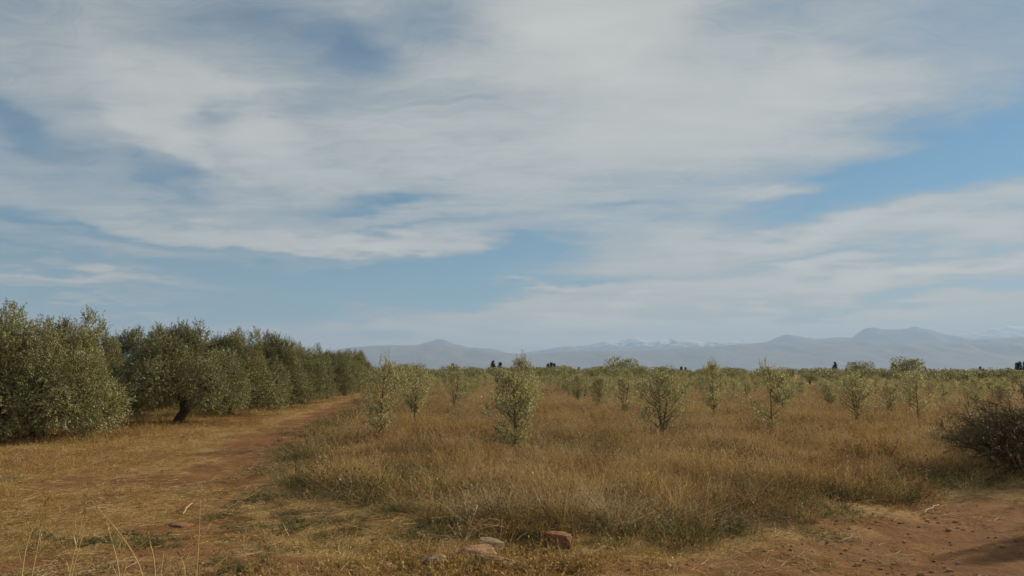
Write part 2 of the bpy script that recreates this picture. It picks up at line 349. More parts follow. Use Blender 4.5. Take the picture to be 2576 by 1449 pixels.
mountains('snowy_mountain_range', [(1180, 905), (1250, 893), (1320, 890), (1370, 880), (1400, 874), (1430, 872), (1480, 869), (1505, 861), (1530, 857), (1560, 859), (1590, 850), (1615, 853), (1640, 860),
           (1665, 856), (1690, 853), (1720, 855), (1745, 854), (1770, 858), (1800, 863), (1840, 858), (1870, 861), (1900, 866), (1960, 868), (2060, 860), (2130, 852), (2200, 846), (2300, 842), (2400, 848), (2440, 839), (2500, 828), (2545, 821), (2640, 826), (2900, 850)],
          43000, 9000, 41, mountain_mat('snowy_rock', 1500, True), 1.0)
mountains('mountain_peak', [(940, 890), (1010, 873), (1060, 866), (1085, 860), (1105, 853), (1122, 857), (1140, 865), (1180, 875), (1235, 879), (1262, 884), (1290, 892), (1330, 905)], 39000, 5000, 51, mountain_mat('peak_rock', 9000, False), 0.4)
mountains('rounded_mountain', [(1840, 905), (1900, 868), (1935, 858), (1958, 848), (1975, 842), (2000, 845), (2030, 851), (2070, 853), (2110, 849), (2145, 851), (2158, 838), (2175, 828), (2200, 825), (2230, 831),
           (2265, 830), (2300, 822), (2330, 828), (2365, 839), (2400, 846), (2470, 858), (2600, 872), (2900, 900)], 37000, 6000, 61, mountain_mat('dome_rock', 2900, True), 0.45)
mountains('foothill_range', [(560, 918), (700, 905), (800, 890), (860, 879), (900, 874), (960, 870), (1040, 869), (1090, 868), (1130, 872), (1180, 880), (1260, 889), (1330, 893), (1420, 886), (1520, 884), (1600, 884), (1700, 878), (1800, 873), (1870, 866), (1930, 862), (2000, 860),
           (2100, 858), (2200, 856), (2300, 860), (2400, 858), (2500, 853), (2576, 849), (2900, 850)], 30000, 8000, 71, mountain_mat('foothill_rock', 9000, False), 0.25)
def haze():
    m = bpy.data.materials.new('haze'); m.use_nodes = True; m.node_tree.nodes.clear(); t = NT(m.node_tree)
    out = t.new('ShaderNodeOutputMaterial'); v = t.new('ShaderNodeVolumePrincipled')
    v.inputs['Color'].default_value = (0.40, 0.58, 0.88, 1); v.inputs['Density'].default_value = 4.0e-5; v.inputs['Anisotropy'].default_value = 0.1
    t.link(v.outputs[0], out.inputs['Volume'])
    x, y0, y1, z0, z1 = 55500, -55500, 55500, -61.5, 2640
    V = [(-x, y0, z0), (x, y0, z0), (x, y1, z0), (-x, y1, z0), (-x, y0, z1), (x, y0, z1), (x, y1, z1), (-x, y1, z1)]
    Fc = [(0, 3, 2, 1), (4, 5, 6, 7), (0, 1, 5, 4), (1, 2, 6, 5), (2, 3, 7, 6), (3, 0, 4, 7)]
    tag(obj('haze', mesh_from('haze', V, Fc, m)), 'pale blue haze lying over the plain before the mountains', 'haze', kind='stuff')
haze()

# ------------------------------------------------------------------ plant geometry
class Plant:
    """collects tubes (wood) and leaf blades (foliage) as numpy chunks"""
    def __init__(s, seed): s.r = np.random.default_rng(seed); s.tv = []; s.tf = []; s.nt = 0; s.lp = []; s.ld = []; s.lw = []; s.ln = []
    def tube(s, pts, rad, sides=5):
        pts = np.asarray(pts, float); n = len(pts); rad = np.broadcast_to(rad, (n,)) if np.ndim(rad) == 0 or len(np.atleast_1d(rad)) == n else np.interp(np.linspace(0, 1, n), np.linspace(0, 1, len(rad)), rad)
        d = np.gradient(pts, axis=0); d /= np.linalg.norm(d, axis=1, keepdims=True)+1e-9
        ref = np.array([0.3, 0.9, 0.2]); a = np.cross(d, ref); a /= np.linalg.norm(a, axis=1, keepdims=True)+1e-9; b = np.cross(d, a)
        th = np.arange(sides)*2*np.pi/sides
        V = pts[:, None, :] + rad[:, None, None]*(np.cos(th)[None, :, None]*a[:, None, :] + np.sin(th)[None, :, None]*b[:, None, :])
        i, j = np.meshgrid(np.arange(n-1), np.arange(sides), indexing='ij'); j2 = (j+1) % sides
        Q = np.stack([i*sides+j, i*sides+j2, (i+1)*sides+j2, (i+1)*sides+j], -1).reshape(-1, 4)
        s.tv.append(V.reshape(-1, 3)); s.tf.append(Q+s.nt); s.nt += n*sides
    def leaves(s, p, d, length, width):                     # p, d arrays (n,3)
        n = len(p); s.lp.append(p); s.ld.append(d*np.asarray(length).reshape(-1, 1)); s.lw.append(np.broadcast_to(width, (n,)))
    def twig(s, p0, d, L, n, ll, lw, droop=0.0, rad=0.004, wood=True, spread=0.75):
        r = s.r; t = np.linspace(0, 1, 5)[:, None]; bend = r.normal(0, 0.12, 3); bend[2] -= droop
        pts = p0 + d*L*t + bend*L*t*t
        if wood: s.tube(pts[::2], np.array([rad, rad*0.4]), 3)
        tt = r.uniform(0.08, 1.0, n)[:, None]; p = p0 + d*L*tt + bend*L*tt*tt
        dirs = d + bend*tt*2; dirs = dirs/np.linalg.norm(dirs, axis=1, keepdims=True)*(1-spread*0.5) + r.normal(0, spread*0.55, (n, 3))
        dirs /= np.linalg.norm(dirs, axis=1, keepdims=True)
        s.leaves(p, dirs, ll*r.uniform(0.65, 1.2, n), lw*r.uniform(0.8, 1.2, n))
    def twigs(s, p0, d, L, n, ll, lw, droop, spread=0.75):      # many leafy twigs at once
        r = s.r; N = len(p0); bend = r.normal(0, 0.12, (N, 3)); bend[:, 2] -= droop
        tt = r.uniform(0.08, 1.0, (N, n, 1)); Lx = L[:, None, None]
        p = p0[:, None] + d[:, None]*Lx*tt + bend[:, None]*Lx*tt*tt
        dr = d[:, None] + bend[:, None]*tt*2; dr = dr/np.linalg.norm(dr, axis=2, keepdims=True)*(1-spread*0.5) + r.normal(0, spread*0.55, (N, n, 3)); dr /= np.linalg.norm(dr, axis=2, keepdims=True)
        s.leaves(p.reshape(-1, 3), dr.reshape(-1, 3), ll*r.uniform(0.65, 1.2, N*n), lw*r.uniform(0.8, 1.2, N*n))
    def wood_mesh(s, name, mat): return mesh_from(name, np.concatenate(s.tv), np.concatenate(s.tf), mat, True)
    def leaf_mesh(s, name, mat):
        P = np.concatenate(s.lp); D = np.concatenate(s.ld); W = np.concatenate(s.lw); n = len(P); r = s.r
        side = np.cross(D, r.normal(0, 1, (n, 3))); side /= np.linalg.norm(side, axis=1, keepdims=True)+1e-9; side *= (W*0.5)[:, None]
        flip = np.cross(side, D)[:, 2] < 0; side[flip] *= -1   # upper side of most leaves faces up
        lo = r.uniform(0, 1, n) < 0.12; side[lo] *= -1
        V = np.stack([P, P+D*0.5+side, P+D, P+D*0.5-side], 1).reshape(-1, 3)
        Q = np.arange(n*4).reshape(-1, 4)[:, ::-1].copy()
        me = mesh_from(name, V, Q, mat); attr(me, 'rnd', np.repeat(r.uniform(0, 1, n), 4)); return me

def young_olive(seed, H=2.0, Wd=1.1, low=0.25, dens=1.0, spire=0.0, lean=(0, 0), belly=0.42, stems=1, mat='young'):
    """crown as an uneven egg of leafy twigs round one or several stems; low = height of the lowest leaves, belly = height of the widest part"""
    p = Plant(seed); r = p.r; fork = max(0.22, low*0.8); lx = np.array([lean[0], lean[1], 0.0])
    def width(t, a):                                        # crown radius at relative height t and direction a
        b = np.where(t < belly, np.sqrt(np.clip(t/belly, 0, 1))*0.9+0.1, np.clip((1-t)/(1-belly), 0, 1)**0.42)
        return Wd*0.50*b*(0.45+1.1*fbm(np.cos(a)*1.3+t*2.2+seed, np.sin(a)*1.3+t*1.7, seed, 2))
    ends = []
    for k in range(stems):
        a = 2*np.pi*(k+r.uniform(-.2, .2))/max(1, stems); e = np.array([math.cos(a)*Wd*0.22*(stems > 1), math.sin(a)*Wd*0.22*(stems > 1), H*r.uniform(0.84, 0.95)]) + lx
        tt = np.linspace(0, 1, 8)[:, None]; b0 = np.array([0, 0, -0.06]); f0 = np.array([0, 0, fork]) + lx*0.1
        pts = b0*(1-tt)**2 + 2*f0*1.6*np.array([1, 1, 1.0])*tt*(1-tt) + e*tt**2 + np.sin(tt*7+seed+k)*0.018*tt; p.tube(pts, np.array([0.036, 0.026, 0.016, 0.005]) if stems == 1 else np.array([0.026, 0.018, 0.005]), 6); ends.append(pts)
    N = int(330*dens); t = r.uniform(0, 1, N)**0.9; a = r.uniform(0, 6.28, N); q = np.sqrt(r.uniform(0.08, 1, N)); w = width(t, a)*q
    z = low + (H*0.93-low)*t; C = np.stack([np.cos(a)*w, np.sin(a)*w, z], 1) + lx*np.clip(z/H, 0, 1)[:, None]
    gap = fbm(C[:, 0]*2.2+seed, C[:, 2]*2.2+C[:, 1]*2.2, seed+3, 2) > 0.41; C, t, a, q = C[gap], t[gap], a[gap], q[gap]
    d = np.stack([np.cos(a)*0.55*q, np.sin(a)*0.55*q, 0.25+0.75*t], 1) + r.normal(0, 0.33, C.shape); d /= np.linalg.norm(d, axis=1, keepdims=True)
    L = Wd*r.uniform(0.16, 0.30, len(C)); p.twigs(C-d*L[:, None]*0.5, d, L, 26, 0.060, 0.0165, np.where(t < 0.4, 0.25, 0.05))
    for m in range(0, len(C), 4):                           # side branches from the stem out to the twigs
        st = ends[m % stems]; zz = max(fork, C[m, 2]-0.15-0.5*np.hypot(*(C[m, :2]-lx[:2]*t[m]))); s0 = np.array([np.interp(zz, st[:, 2], st[:, i]) for i in range(3)])
        tt = np.linspace(0, 1, 5)[:, None]; mid = (s0+C[m])/2 + np.array([(C[m]-s0)[0]*0.15, (C[m]-s0)[1]*0.15, -0.03]); p.tube(s0*(1-tt)**2 + 2*mid*tt*(1-tt) + C[m]*tt**2, np.array([0.009, 0.003]), 4)
    for k in range(int(5+16*spire)):                        # thin shoots above the crown
        aa = r.uniform(0, 6.28); c = lx + np.array([np.cos(aa)*Wd*0.2*r.uniform(0, 1), np.sin(aa)*Wd*0.2*r.uniform(0, 1), H*r.uniform(0.76, 0.92)])
        dd = np.array([r.normal(0, .16), r.normal(0, .16), 1.0]); dd /= np.linalg.norm(dd); p.twig(c, dd, H*r.uniform(0.10, 0.22), 15, 0.055, 0.0145)
    return p.wood_mesh('trunk', M['young_bark']), p.leaf_mesh('crown', M[mat])

def mature_olive(seed, H=3.8, Rd=2.1, low=0.35, ntw=8200, ll=0.066, lw=0.0195, skirt=True):
    p = Plant(seed); r = p.r; zc = H*0.52
    t = np.linspace(0, 1, 7)[:, None]; top = np.array([r.normal(0, .1), r.normal(0, .1), 0.85])
    p.tube(np.array([0, 0, -0.1])*(1-t) + top*t + np.sin(t*6+seed)*0.05*t, np.array([0.27, 0.20, 0.16, 0.15, 0.19]), 10)
    lobes = [(np.array([0, 0, (H*0.94+low+0.6)/2]), np.array([Rd*0.36, Rd*0.36, (H*0.94-low-0.6)/2]))]
    nl = 9
    for k in range(nl):                                     # upright limb masses with gaps between them
        a = 2*np.pi*(k+r.uniform(-.3, .3))/nl; q = r.uniform(0.42, 0.78); rx = Rd*r.uniform(0.22, 0.34); zt = H*r.uniform(0.66, 0.99)*(1.06-0.28*q); zb = low + r.uniform(0.0, 0.45)
        lobes.append((np.array([np.cos(a)*q*Rd, np.sin(a)*q*Rd, (zt+zb)/2]), np.array([rx, rx, (zt-zb)/2])))
    for k in range(9):                                      # hanging skirt and small side masses
        a = 2*np.pi*(k+r.uniform(-.4, .4))/9; q = r.uniform(0.72, 0.95); sz = Rd*r.uniform(0.17, 0.27); lobes.append((np.array([np.cos(a)*q*Rd, np.sin(a)*q*Rd, low+sz+r.uniform(0, 0.9)]), np.array([sz, sz, sz*1.35])))
    for k in range(7):                                      # plumes of shoots on top
        a = r.uniform(0, 6.28); q = r.uniform(0.05, 0.6)*Rd; lobes.append((np.array([np.cos(a)*q, np.sin(a)*q, H*r.uniform(0.74, 0.90)]), np.array([0.26, 0.26, r.uniform(0.4, 0.62)])))
    for c, s in lobes[1:nl+1]:
        tt = np.linspace(0, 1, 5)[:, None]; mid = (top+c)/2 + np.array([0, 0, 0.25]); p.tube(top*(1-tt)**2 + 2*mid*tt*(1-tt) + c*tt**2, np.array([0.09, 0.02]), 6)
    area = np.array([s[0]*s[2] for c, s in lobes]); prob = area/area.sum()
    LC = np.array([c for c, s in lobes]); LS = np.array([s for c, s in lobes]); N = ntw*3
    k = r.choice(len(lobes), N, p=prob); n = r.normal(0, 1, (N, 3)); n /= np.linalg.norm(n, axis=1, keepdims=True)
    pt = LC[k] + n*LS[k]*(1-0.4*r.uniform(0, 1, (N, 1))**1.8)
    q = (((pt[:, None]-LC[None])/LS[None])**2).sum(2); q[np.arange(N), k] = 9; ok = (pt[:, 2] > low) & ((q.min(1) > 0.40) | (r.uniform(0, 1, N) < 0.15))
    pt = pt[ok][:ntw]; n = n[ok][:ntw]; z = pt[:, 2]; up = np.where(z > zc, 0.9, np.where(z < low+0.7, -0.05, 0.35))
    d = n*0.6 + r.normal(0, 0.3, pt.shape); d[:, 2] += up*1.1; d /= np.linalg.norm(d, axis=1, keepdims=True)
    p.twigs(pt-d*0.12, d, r.uniform(0.24, 0.44, len(pt)), 20, ll, lw, np.where(z < zc, 0.25, 0.05))
    for m in range(0, len(pt), 5): p.tube([pt[m]-d[m]*0.2, pt[m]+d[m]*0.15], np.array([0.006, 0.003]), 3)
    for k in range(70):
        c, s = lobes[r.choice([0]+list(range(1, nl+1))+list(range(len(lobes)-7, len(lobes))))]; a = r.uniform(0, 6.28); q = r.uniform(0, 0.75); d = np.array([r.normal(0, .2), r.normal(0, .2), 1]); d /= np.linalg.norm(d)
        p.twig(c + s*np.array([np.cos(a)*q, np.sin(a)*q, math.sqrt(1-q*q)*0.85]), d, r.uniform(0.25, 0.5), 20, ll, lw)
    return p.wood_mesh('trunk', M['bark']), p.leaf_mesh('crown', M['olive'])

def far_olive(seed, H=3.4, Rd=2.0):
    p = Plant(seed); r = p.r; p.tube([(0, 0, -0.1), (0, 0.03, 0.5), (0, 0, 1.0)], np.array([0.2, 0.15]), 6)
    lobes = [(np.array([r.normal(0, Rd*0.42), r.normal(0, Rd*0.42), H*r.uniform(0.34, 0.72)]), Rd*r.uniform(0.36, 0.55)) for k in range(9)]
    n = 2600; k = r.integers(0, 9, n); c = np.array([l[0] for l in lobes])[k]; s = np.array([l[1] for l in lobes])[k]
    nn = r.normal(0, 1, (n, 3)); nn /= np.linalg.norm(nn, axis=1, keepdims=True); P = c + nn*(s*(1-0.5*r.uniform(0, 1, n)**2))[:, None]; P[:, 2] = np.clip(P[:, 2], 0.25, None)
    d = nn*0.6 + r.normal(0, 0.5, (n, 3)) + np.array([0, 0, 0.5]); d /= np.linalg.norm(d, axis=1, keepdims=True); p.leaves(P, d, r.uniform(0.16, 0.32, n), 0.085)
    return p.wood_mesh('trunk', M['bark']), p.leaf_mesh('crown', M['olive'])
def cypress(seed, H=7.0, Rd=0.8):
    p = Plant(seed); r = p.r; p.tube([(0, 0, -0.1), (0, 0, H*0.5), (0, 0, H*0.95)], np.array([0.16, 0.03]), 5)
    n = 700; f = r.uniform(0.08, 1, n); a = r.uniform(0, 6.28, n); lump = 0.25+1.3*vnoise(f*9+seed, a*0.9, seed)
    rr = Rd*(1-f**1.6)*lump*r.uniform(0.4, 1, n)+0.03
    P = np.stack([np.cos(a)*rr, np.sin(a)*rr, f*H*0.95], 1); d = np.stack([np.cos(a)*0.6, np.sin(a)*0.6, np.full(n, 0.9)], 1)+r.normal(0, .25, (n, 3)); d /= np.linalg.norm(d, axis=1, keepdims=True)
    p.leaves(P, d, r.uniform(0.4, 1.1, n), 0.2); return p.wood_mesh('trunk', M['bark']), p.leaf_mesh('crown', M['cypress'])
def plant_thing(name, meshes, loc, rz, s, label, cat, group=None, names=('trunk', 'crown')):
    o = empty(name, loc, rz, s); tag(o, label, cat, group)
    for nm, me in zip(names, meshes): obj(nm, me, o)
    return o

# ------------------------------------------------------------------ the old olive row on the left
MAT = [mature_olive(100+k, H=h, Rd=rd, low=lo) for k, (h, rd, lo) in enumerate([(4.0, 2.05, 0.2), (3.9, 2.1, 0.55), (3.8, 2.0, 0.25), (3.6, 1.95, 0.2)])]
def put_tree(name, mesh, px, Y, rz, s, label, cat, group=None):
    x = (px-1288)/F*Y*1.0056; return plant_thing(name, mesh, (x, Y, gz1(x, Y)-0.03), rz, s, label, cat, group)
OLD = 'old olive trees in the row left of the path'
put_tree('olive_tree', MAT[0], 118, 22.3, 0.4, (1.02, 1.02, 0.87), 'tallest old olive tree at the left edge with crown down to the grass', 'tree', OLD)
put_tree('olive_tree', MAT[1], 462, 28.6, 2.1, (1.05, 1.05, 0.92), 'old olive tree with dark bare trunk showing beside the left of the path', 'tree', OLD)
put_tree('olive_tree', MAT[2], 588, 34.6, 1.2, (1.05, 1.05, 0.95), 'old olive tree directly right of the one with the bare trunk', 'tree', OLD)
put_tree('olive_tree', MAT[3], 690, 41.5, 3.3, (1.05, 1.05, 1.02), 'old olive tree in the middle of the row, fourth from left edge', 'tree', OLD)
put_tree('olive_tree', MAT[0], 762, 48.5, 4.4, (0.95, 0.95, 0.86), 'old olive tree in the row, fifth from the left edge', 'tree', OLD)
put_tree('olive_tree', MAT[1], 830, 56.5, 5.2, (0.92, 0.92, 0.87), 'old olive tree near the row end with slanting dark trunk showing', 'tree', OLD)
put_tree('olive_tree', MAT[2], 872, 65.0, 0.2, (0.95, 0.95, 0.95), 'old olive tree second from the far end of the row', 'tree', OLD)
put_tree('olive_tree', MAT[3], 905, 74.0, 1.9, (0.9, 0.9, 1.0), 'farthest old olive tree at the end of the left row', 'tree', OLD)
BEH = 'old olive trees standing behind the left row'
for k, (px, Y, s, rz) in enumerate([(-60, 30, 1.03, 1.0), (215, 33.5, 0.95, 2.2), (335, 37.5, 1.02, 0.6), (420, 45, .97, 4.4), (540, 53, 1, 3.0), (640, 62, 1, 5.5), (720, 71, 1, 2.5), (790, 82, 1, 0.9),
                                    (-140, 41, 1, 4.1), (120, 46, 1, 5.2)]):
    put_tree('olive_tree', MAT[(k*3+1) % 4], px, Y, rz, s, 'old olive crown just showing behind and between the trees of the left row', 'tree', BEH)
put_tree('olive_tree', MAT[2], -120, 20.8, 3.5, (0.95, 0.95, 0.84), 'old olive crown cut off by the left edge of the picture', 'tree', OLD)
SAP = young_olive(300, 1.75, 1.75, 0.30, 1.9, 0.1, mat='olive')
p = G(88, 1094); plant_thing('olive_sapling', SAP, (p.x, p.y, gz1(p.x, p.y)-0.02), 0.8, 1.0, 'bushy dark olive sapling with thin trunk before the tallest left tree', 'tree')

# ------------------------------------------------------------------ young olives in the field
YOU = [young_olive(200, 2.15, 1.35, 0.40, 1.0, 1.0, (0.16, 0), 0.60), young_olive(201, 2.0, 1.30, 0.55, 1.05, 0.6, (0.05, 0), 0.62), young_olive(202, 1.75, 1.12, 0.14, 1.05, 0.3, (0.05, 0), 0.60),
       young_olive(203, 1.85, 1.40, 0.45, 1.05, 0.3, (0, 0), 0.68, 5), young_olive(204, 2.1, 1.60, 0.40, 1.15, 0.6, (0.04, 0), 0.45), young_olive(205, 2.35, 1.25, 0.50, 1.0, 1.3, (0, 0), 0.5), young_olive(206, 1.75, 1.15, 0.40, 0.75, 0.4, (-0.06, 0), 0.65, 3),
       young_olive(207, 1.85, 1.5, 0.30, 1.1, 0.5, (0.08, 0.05), 0.6, 4), young_olive(208, 2.05, 1.2, 0.6, 0.8, 0.9, (-0.1, 0.05), 0.68), young_olive(209, 1.65, 1.4, 0.25, 1.0, 0.3, (0, 0.1), 0.55, 3)]
NEARG = 'young olive trees nearest the path and track'
near = [(0, 958, 20.3, 0.0, 1.0, 'thin leaning young olive tree with spiky top right of the path'),
        (1, 1047, 26.5, 1.0, 1.0, 'young olive tree on a dark stem just right of the leaning spiky-topped one'),
        (2, 1295, 17.6, 2.0, 1.03, 'bushy pale young olive tree in the centre with leaves down to the grass'),
        (5, 1312, 26.0, 0.5, 0.98, 'tall young olive with upright shoots directly behind the bushy central one'),
        (3, 1660, 20.3, 3.0, 0.98, 'vase-shaped young olive with bare forked stems right of centre'),
        (4, 1930, 22.6, 4.0, 0.98, 'largest young olive tree with straight central trunk, right half'),
        (5, 1787, 31.5, 2.2, 0.96, 'young olive with tall pointed tip between the vase-shaped and the largest ones'),
        (6, 1565, 30.0, 1.3, 0.95, 'thin sparse young olive just left of the vase-shaped one'),
        (2, 1505, 36.0, 5.0, 0.95, 'small young olive with two thin stems, left of the thin sparse one'),
        (1, 1452, 42.0, 3.1, 0.90, 'young olive at the left of a cluster of small stems right of centre'),
        (3, 2140, 27.0, 5.6, 0.95, 'broad pale young olive to the right of the largest one'),
        (4, 2292, 29.0, 0.8, 0.93, 'rounded greyish young olive, last clear one towards the right edge'),
        (6, 1145, 38.0, 2.9, 1.05, 'small young olive on thin stem beyond the two near the path')]
taken = []
for (k, px, Y, rz, s, lab) in near:
    o = put_tree('young_olive_tree', YOU[k], px, Y, rz, s, lab, 'tree', NEARG); taken.append((o.location.x, o.location.y))
rr = random.Random(5); far_rows = []
for row in range(-3, 26):
    for k in range(0, 18):
        x = -3.2 + 3.75*row + rr.uniform(-.35, .35); y = 24.0 + 5.1*k + rr.uniform(-.6, .6)
        if abs(x) > y*0.70+3 or field_sd(np.array([x]), np.array([y]))[0] < 1.5: continue
        if any(math.hypot(x-a, y-b) < 3.4 for a, b in taken): continue
        if rr.random() < 0.10 or (row > 3 and y < 30): continue
        far_rows.append((x, y))
far_rows.sort(key=lambda q: q[1]); far_rows = far_rows[:285]
ORD = ['first', 'second', 'third', 'fourth', 'fifth', 'sixth', 'seventh', 'eighth', 'ninth', 'tenth']
def nth(k):
    if k < 10: return ORD[k]
    return {10: 'eleventh', 11: 'twelfth', 12: 'thirteenth'}.get(k, '%dth' % (k+1))
row_of = lambda x: round((x+3.2)/3.75)
rows_here = sorted({row_of(x) for x, y in far_rows+taken}); depth = {r: sorted(y for x, y in far_rows+taken if row_of(x) == r) for r in rows_here}
for (x, y) in far_rows:
    k = rr.randrange(10); s = rr.uniform(0.78, 1.05)*(1.0 if y < 40 else 0.9)*(1-0.24*min(1, max(0, (x/y-0.12)/0.4)))
    r = row_of(x); q = depth[r].index(y); rn = nth(rows_here.index(r))
    lab = 'young olive tree, %s from the front in the %s row from the path' % (nth(q), rn) if q < 6 else 'young olive tree at the far back of the %s row from the path' % rn
    plant_thing('young_olive_tree', YOU[k], (x, y, gz1(x, y)-0.02), rr.uniform(0, 6.28), (s*rr.uniform(1.15, 1.45), s*rr.uniform(1.15, 1.45), s), lab, 'tree', 'young olive trees in the receding rows')

# ------------------------------------------------------------------ distant orchard line, big trees and cypresses on the horizon
FAR = [far_olive(400+k, 3.3, 1.9) for k in range(5)]
rr = random.Random(9)
for row, (Y, n) in enumerate(((112, 50), (132, 52), (162, 54), (205, 56), (265, 66))):
    for k in range(n):
        x = -0.78*Y + 1.56*Y*(k+rr.uniform(-.35, .35)+0.5)/n*1.0
        y = Y + rr.uniform(-9, 9); s = rr.uniform(0.80, 1.08)*(0.86, 0.94, 1.0, 1.08, 1.2)[row]*(1-0.19*min(1, max(0, (x/y-0.10)/0.45)))
        if x < -0.24*y: continue
        plant_thing('far_olive_tree', FAR[rr.randrange(5)], (x, y, -0.03), rr.uniform(0, 6.28), (s*1.25, s*1.25, s*0.98), 'dark olive tree in the distant orchard line below the mountains', 'tree', 'olive trees of the distant orchard line')
for px, Y in ((2424, 118), (2436, 150), (2405, 175), (2150, 125), (2380, 140), (2500, 125), (2060, 150)):
    plant_thing('far_olive_tree', FAR[px % 5], ((px-1288)/F*Y, Y, -0.03), px*0.1, (1.25, 1.25, 0.80), 'dark olive tree in the distant orchard line below the mountains', 'tree', 'olive trees of the distant orchard line')
for (px, Y, s, lab) in ((1562, 190, 1.75, 'rounded dark tree standing above the distant orchard line right of centre'), (2278, 170, 1.55, 'broad rounded tree on the skyline towards the right edge'),
                        (1030, 150, 1.12, 'rounded tree on the skyline beyond the leaning young olive'), (2150, 230, 1.6, 'low brownish round tree on the skyline right of the largest young olive')):
    x = (px-1288)/F*Y; plant_thing('round_tree', FAR[int(px) % 5], (x, Y, -0.03), px*0.1, (s*1.15, s*1.15, s), lab, 'tree')
CYP = [cypress(500+k, 7.0, rd) for k, rd in enumerate((0.95, 1.25, 1.9, 0.9))]
for ci, (px, top, k) in enumerate(sorted([(930, 912, 2), (1240, 908, 1), (1258, 911, 2), (1140, 914, 0), (1378, 915, 1), (1386, 912, 3), (1394, 914, 0), (1405, 919, 2), (1420, 917, 1), (1455, 920, 0), (1712, 919, 2), (1722, 921, 0), (1540, 917, 3), (2097, 911, 1),
                     (2124, 923, 0), (2138, 925, 1), (2152, 924, 3), (2180, 925, 2), (2195, 923, 0), (2212, 924, 1), (2243, 911, 0), (2250, 918, 3), (2322, 921, 1), (2335, 925, 2), (2345, 924, 0), (2385, 924, 1), (2395, 926, 2),
                     (2460, 919, 1), (2466, 925, 0), (2490, 926, 2), (2510, 925, 0), (2530, 922, 3), (2552, 912, 0), (2560, 910, 1), (2572, 909, 3)])):
    Y = 330.0; top = top + (4 if top > 915 else 1); h = CAMZ + (938.6-top)/F*Y; x = (px-1288)/F*Y; s = h/7.0
    plant_thing('cypress_tree', CYP[k], (x, Y, -0.05), px*0.37, (s*1.15, s*1.15, s), 'dark cypress spike on the skyline, %s cypress counted from the left' % ('%dth' % (ci+1) if ci > 9 else ORD[ci]), 'tree', 'cypress trees along the skyline')

# ------------------------------------------------------------------ dry bush at the right edge
def dry_bush(seed, Rd, H, ntw, leafm):
    p = Plant(seed); q = Plant(seed+1); r = p.r
    for k in range(70):
        a = r.uniform(0, 6.28); rr_ = Rd*r.uniform(0.15, 1.0); e = (1.35 if k % 6 == 0 else 1.0)*np.array([np.cos(a)*rr_, np.sin(a)*rr_, H*r.uniform(0.35, 1.0)*math.sqrt(max(0.05, 1-(rr_/Rd)**2*0.8))])
        tt = np.linspace(0, 1, 6)[:, None]; b0 = np.array([np.cos(a)*rr_*0.35, np.sin(a)*rr_*0.35, 0]); mid = (b0+e)/2 + np.array([0, 0, H*0.25])
        p.tube(b0*(1-tt)**2 + 2*mid*tt*(1-tt) + e*tt**2, np.array([0.012, 0.004]), 4)
        for j in range(ntw):
            s = r.uniform(0.25, 1.0); c = b0*(1-s)**2 + 2*mid*s*(1-s) + e*s**2; d = r.normal(0, 0.6, 3) + np.array([np.cos(a)*.5, np.sin(a)*.5, 0.5]); d /= np.linalg.norm(d)
            L = r.uniform(0.2, 0.5); q.twig(c, d, L, 9, 0.14, 0.007, 0.1, wood=False); p.twig(c, d, L, 18, 0.032, 0.013, 0.1, 0.003)
    return p.wood_mesh('branches', M['drytwig']), p.leaf_mesh('foliage', leafm), q.leaf_mesh('dry_twigs', M['drytwig'])
def bush_at(name, meshes, px, Y, rz, s, lab, cat):
    x = (px-1288)/F*Y; return plant_thing(name, meshes, (x, Y, gz1(x, Y)-0.05), rz, s, lab, cat, names=('branches', 'foliage', 'dry_twigs'))
BUSH = dry_bush(600, 1.5, 1.35, 20, M['bushleaf'])
bush_at('dry_bush', BUSH, 2590, 14.3, 0.3, (1.0, 1.0, 1.05), 'dark tangled dry bush at the right edge behind the bare track', 'bush')
bush_at('dry_bush', BUSH, 2480, 17.5, 2.3, (0.9, 0.9, 0.72), 'low brown dry bush left of and behind the dark right-edge bush', 'bush')

# unseen olive added beyond the right edge, standing in for an unknown shadow caster
plant_thing('olive_tree', MAT[3], (11.0, 12.0, 0), 0.6, (0.5, 0.5, 0.86), 'unseen olive tree added right of the view to cast the shadow on the bare track', 'tree')

# ------------------------------------------------------------------ stones
def rock(name, px, py, size, rz, mat, seed, label, cat='stone', tilt=(0, 0), sink=0.2, box=0.55, rough=0.09):
    bm = bmesh.new(); bmesh.ops.create_cube(bm, size=2.0); bmesh.ops.subdivide_edges(bm, edges=bm.edges[:], cuts=7, use_grid_fill=True)
    rg = np.random.default_rng(seed); planes = []
    for k in range(9):
        n = rg.normal(0, 1, 3); n /= np.linalg.norm(n); planes.append((n, rg.uniform(0.74, 1.08)))
    for v in bm.verts:
        c = np.array(v.co); s = c/np.linalg.norm(c)*1.22; c = c*box + s*(1-box)
        for n, d in planes:
            e = c @ n - d
            if e > 0: c = c - n*e*0.9
        nz = mnoise.fractal(Vector(c*1.6) + Vector((seed*3.7, 0, 0)), 0.8, 2.2, 5)
        v.co = Vector(c*(1+rough*nz))
    me = bpy.data.meshes.new(name); bm.to_mesh(me); bm.free(); me.materials.append(M[mat])
    for v in me.vertices: v.co = Vector((v.co.x*size[0]/2, v.co.y*size[1]/2, v.co.z*size[2]/2))
    me.polygons.foreach_set('use_smooth', np.ones(len(me.polygons), bool))
    try: me.set_sharp_from_angle(angle=math.radians(28))
    except Exception: pass
    p = G(px, py); o = obj(name, me, loc=(p.x, p.y, gz1(p.x, p.y)+size[2]*(0.5-sink))); o.rotation_euler = (tilt[0], tilt[1], rz)
    return tag(o, label, cat)
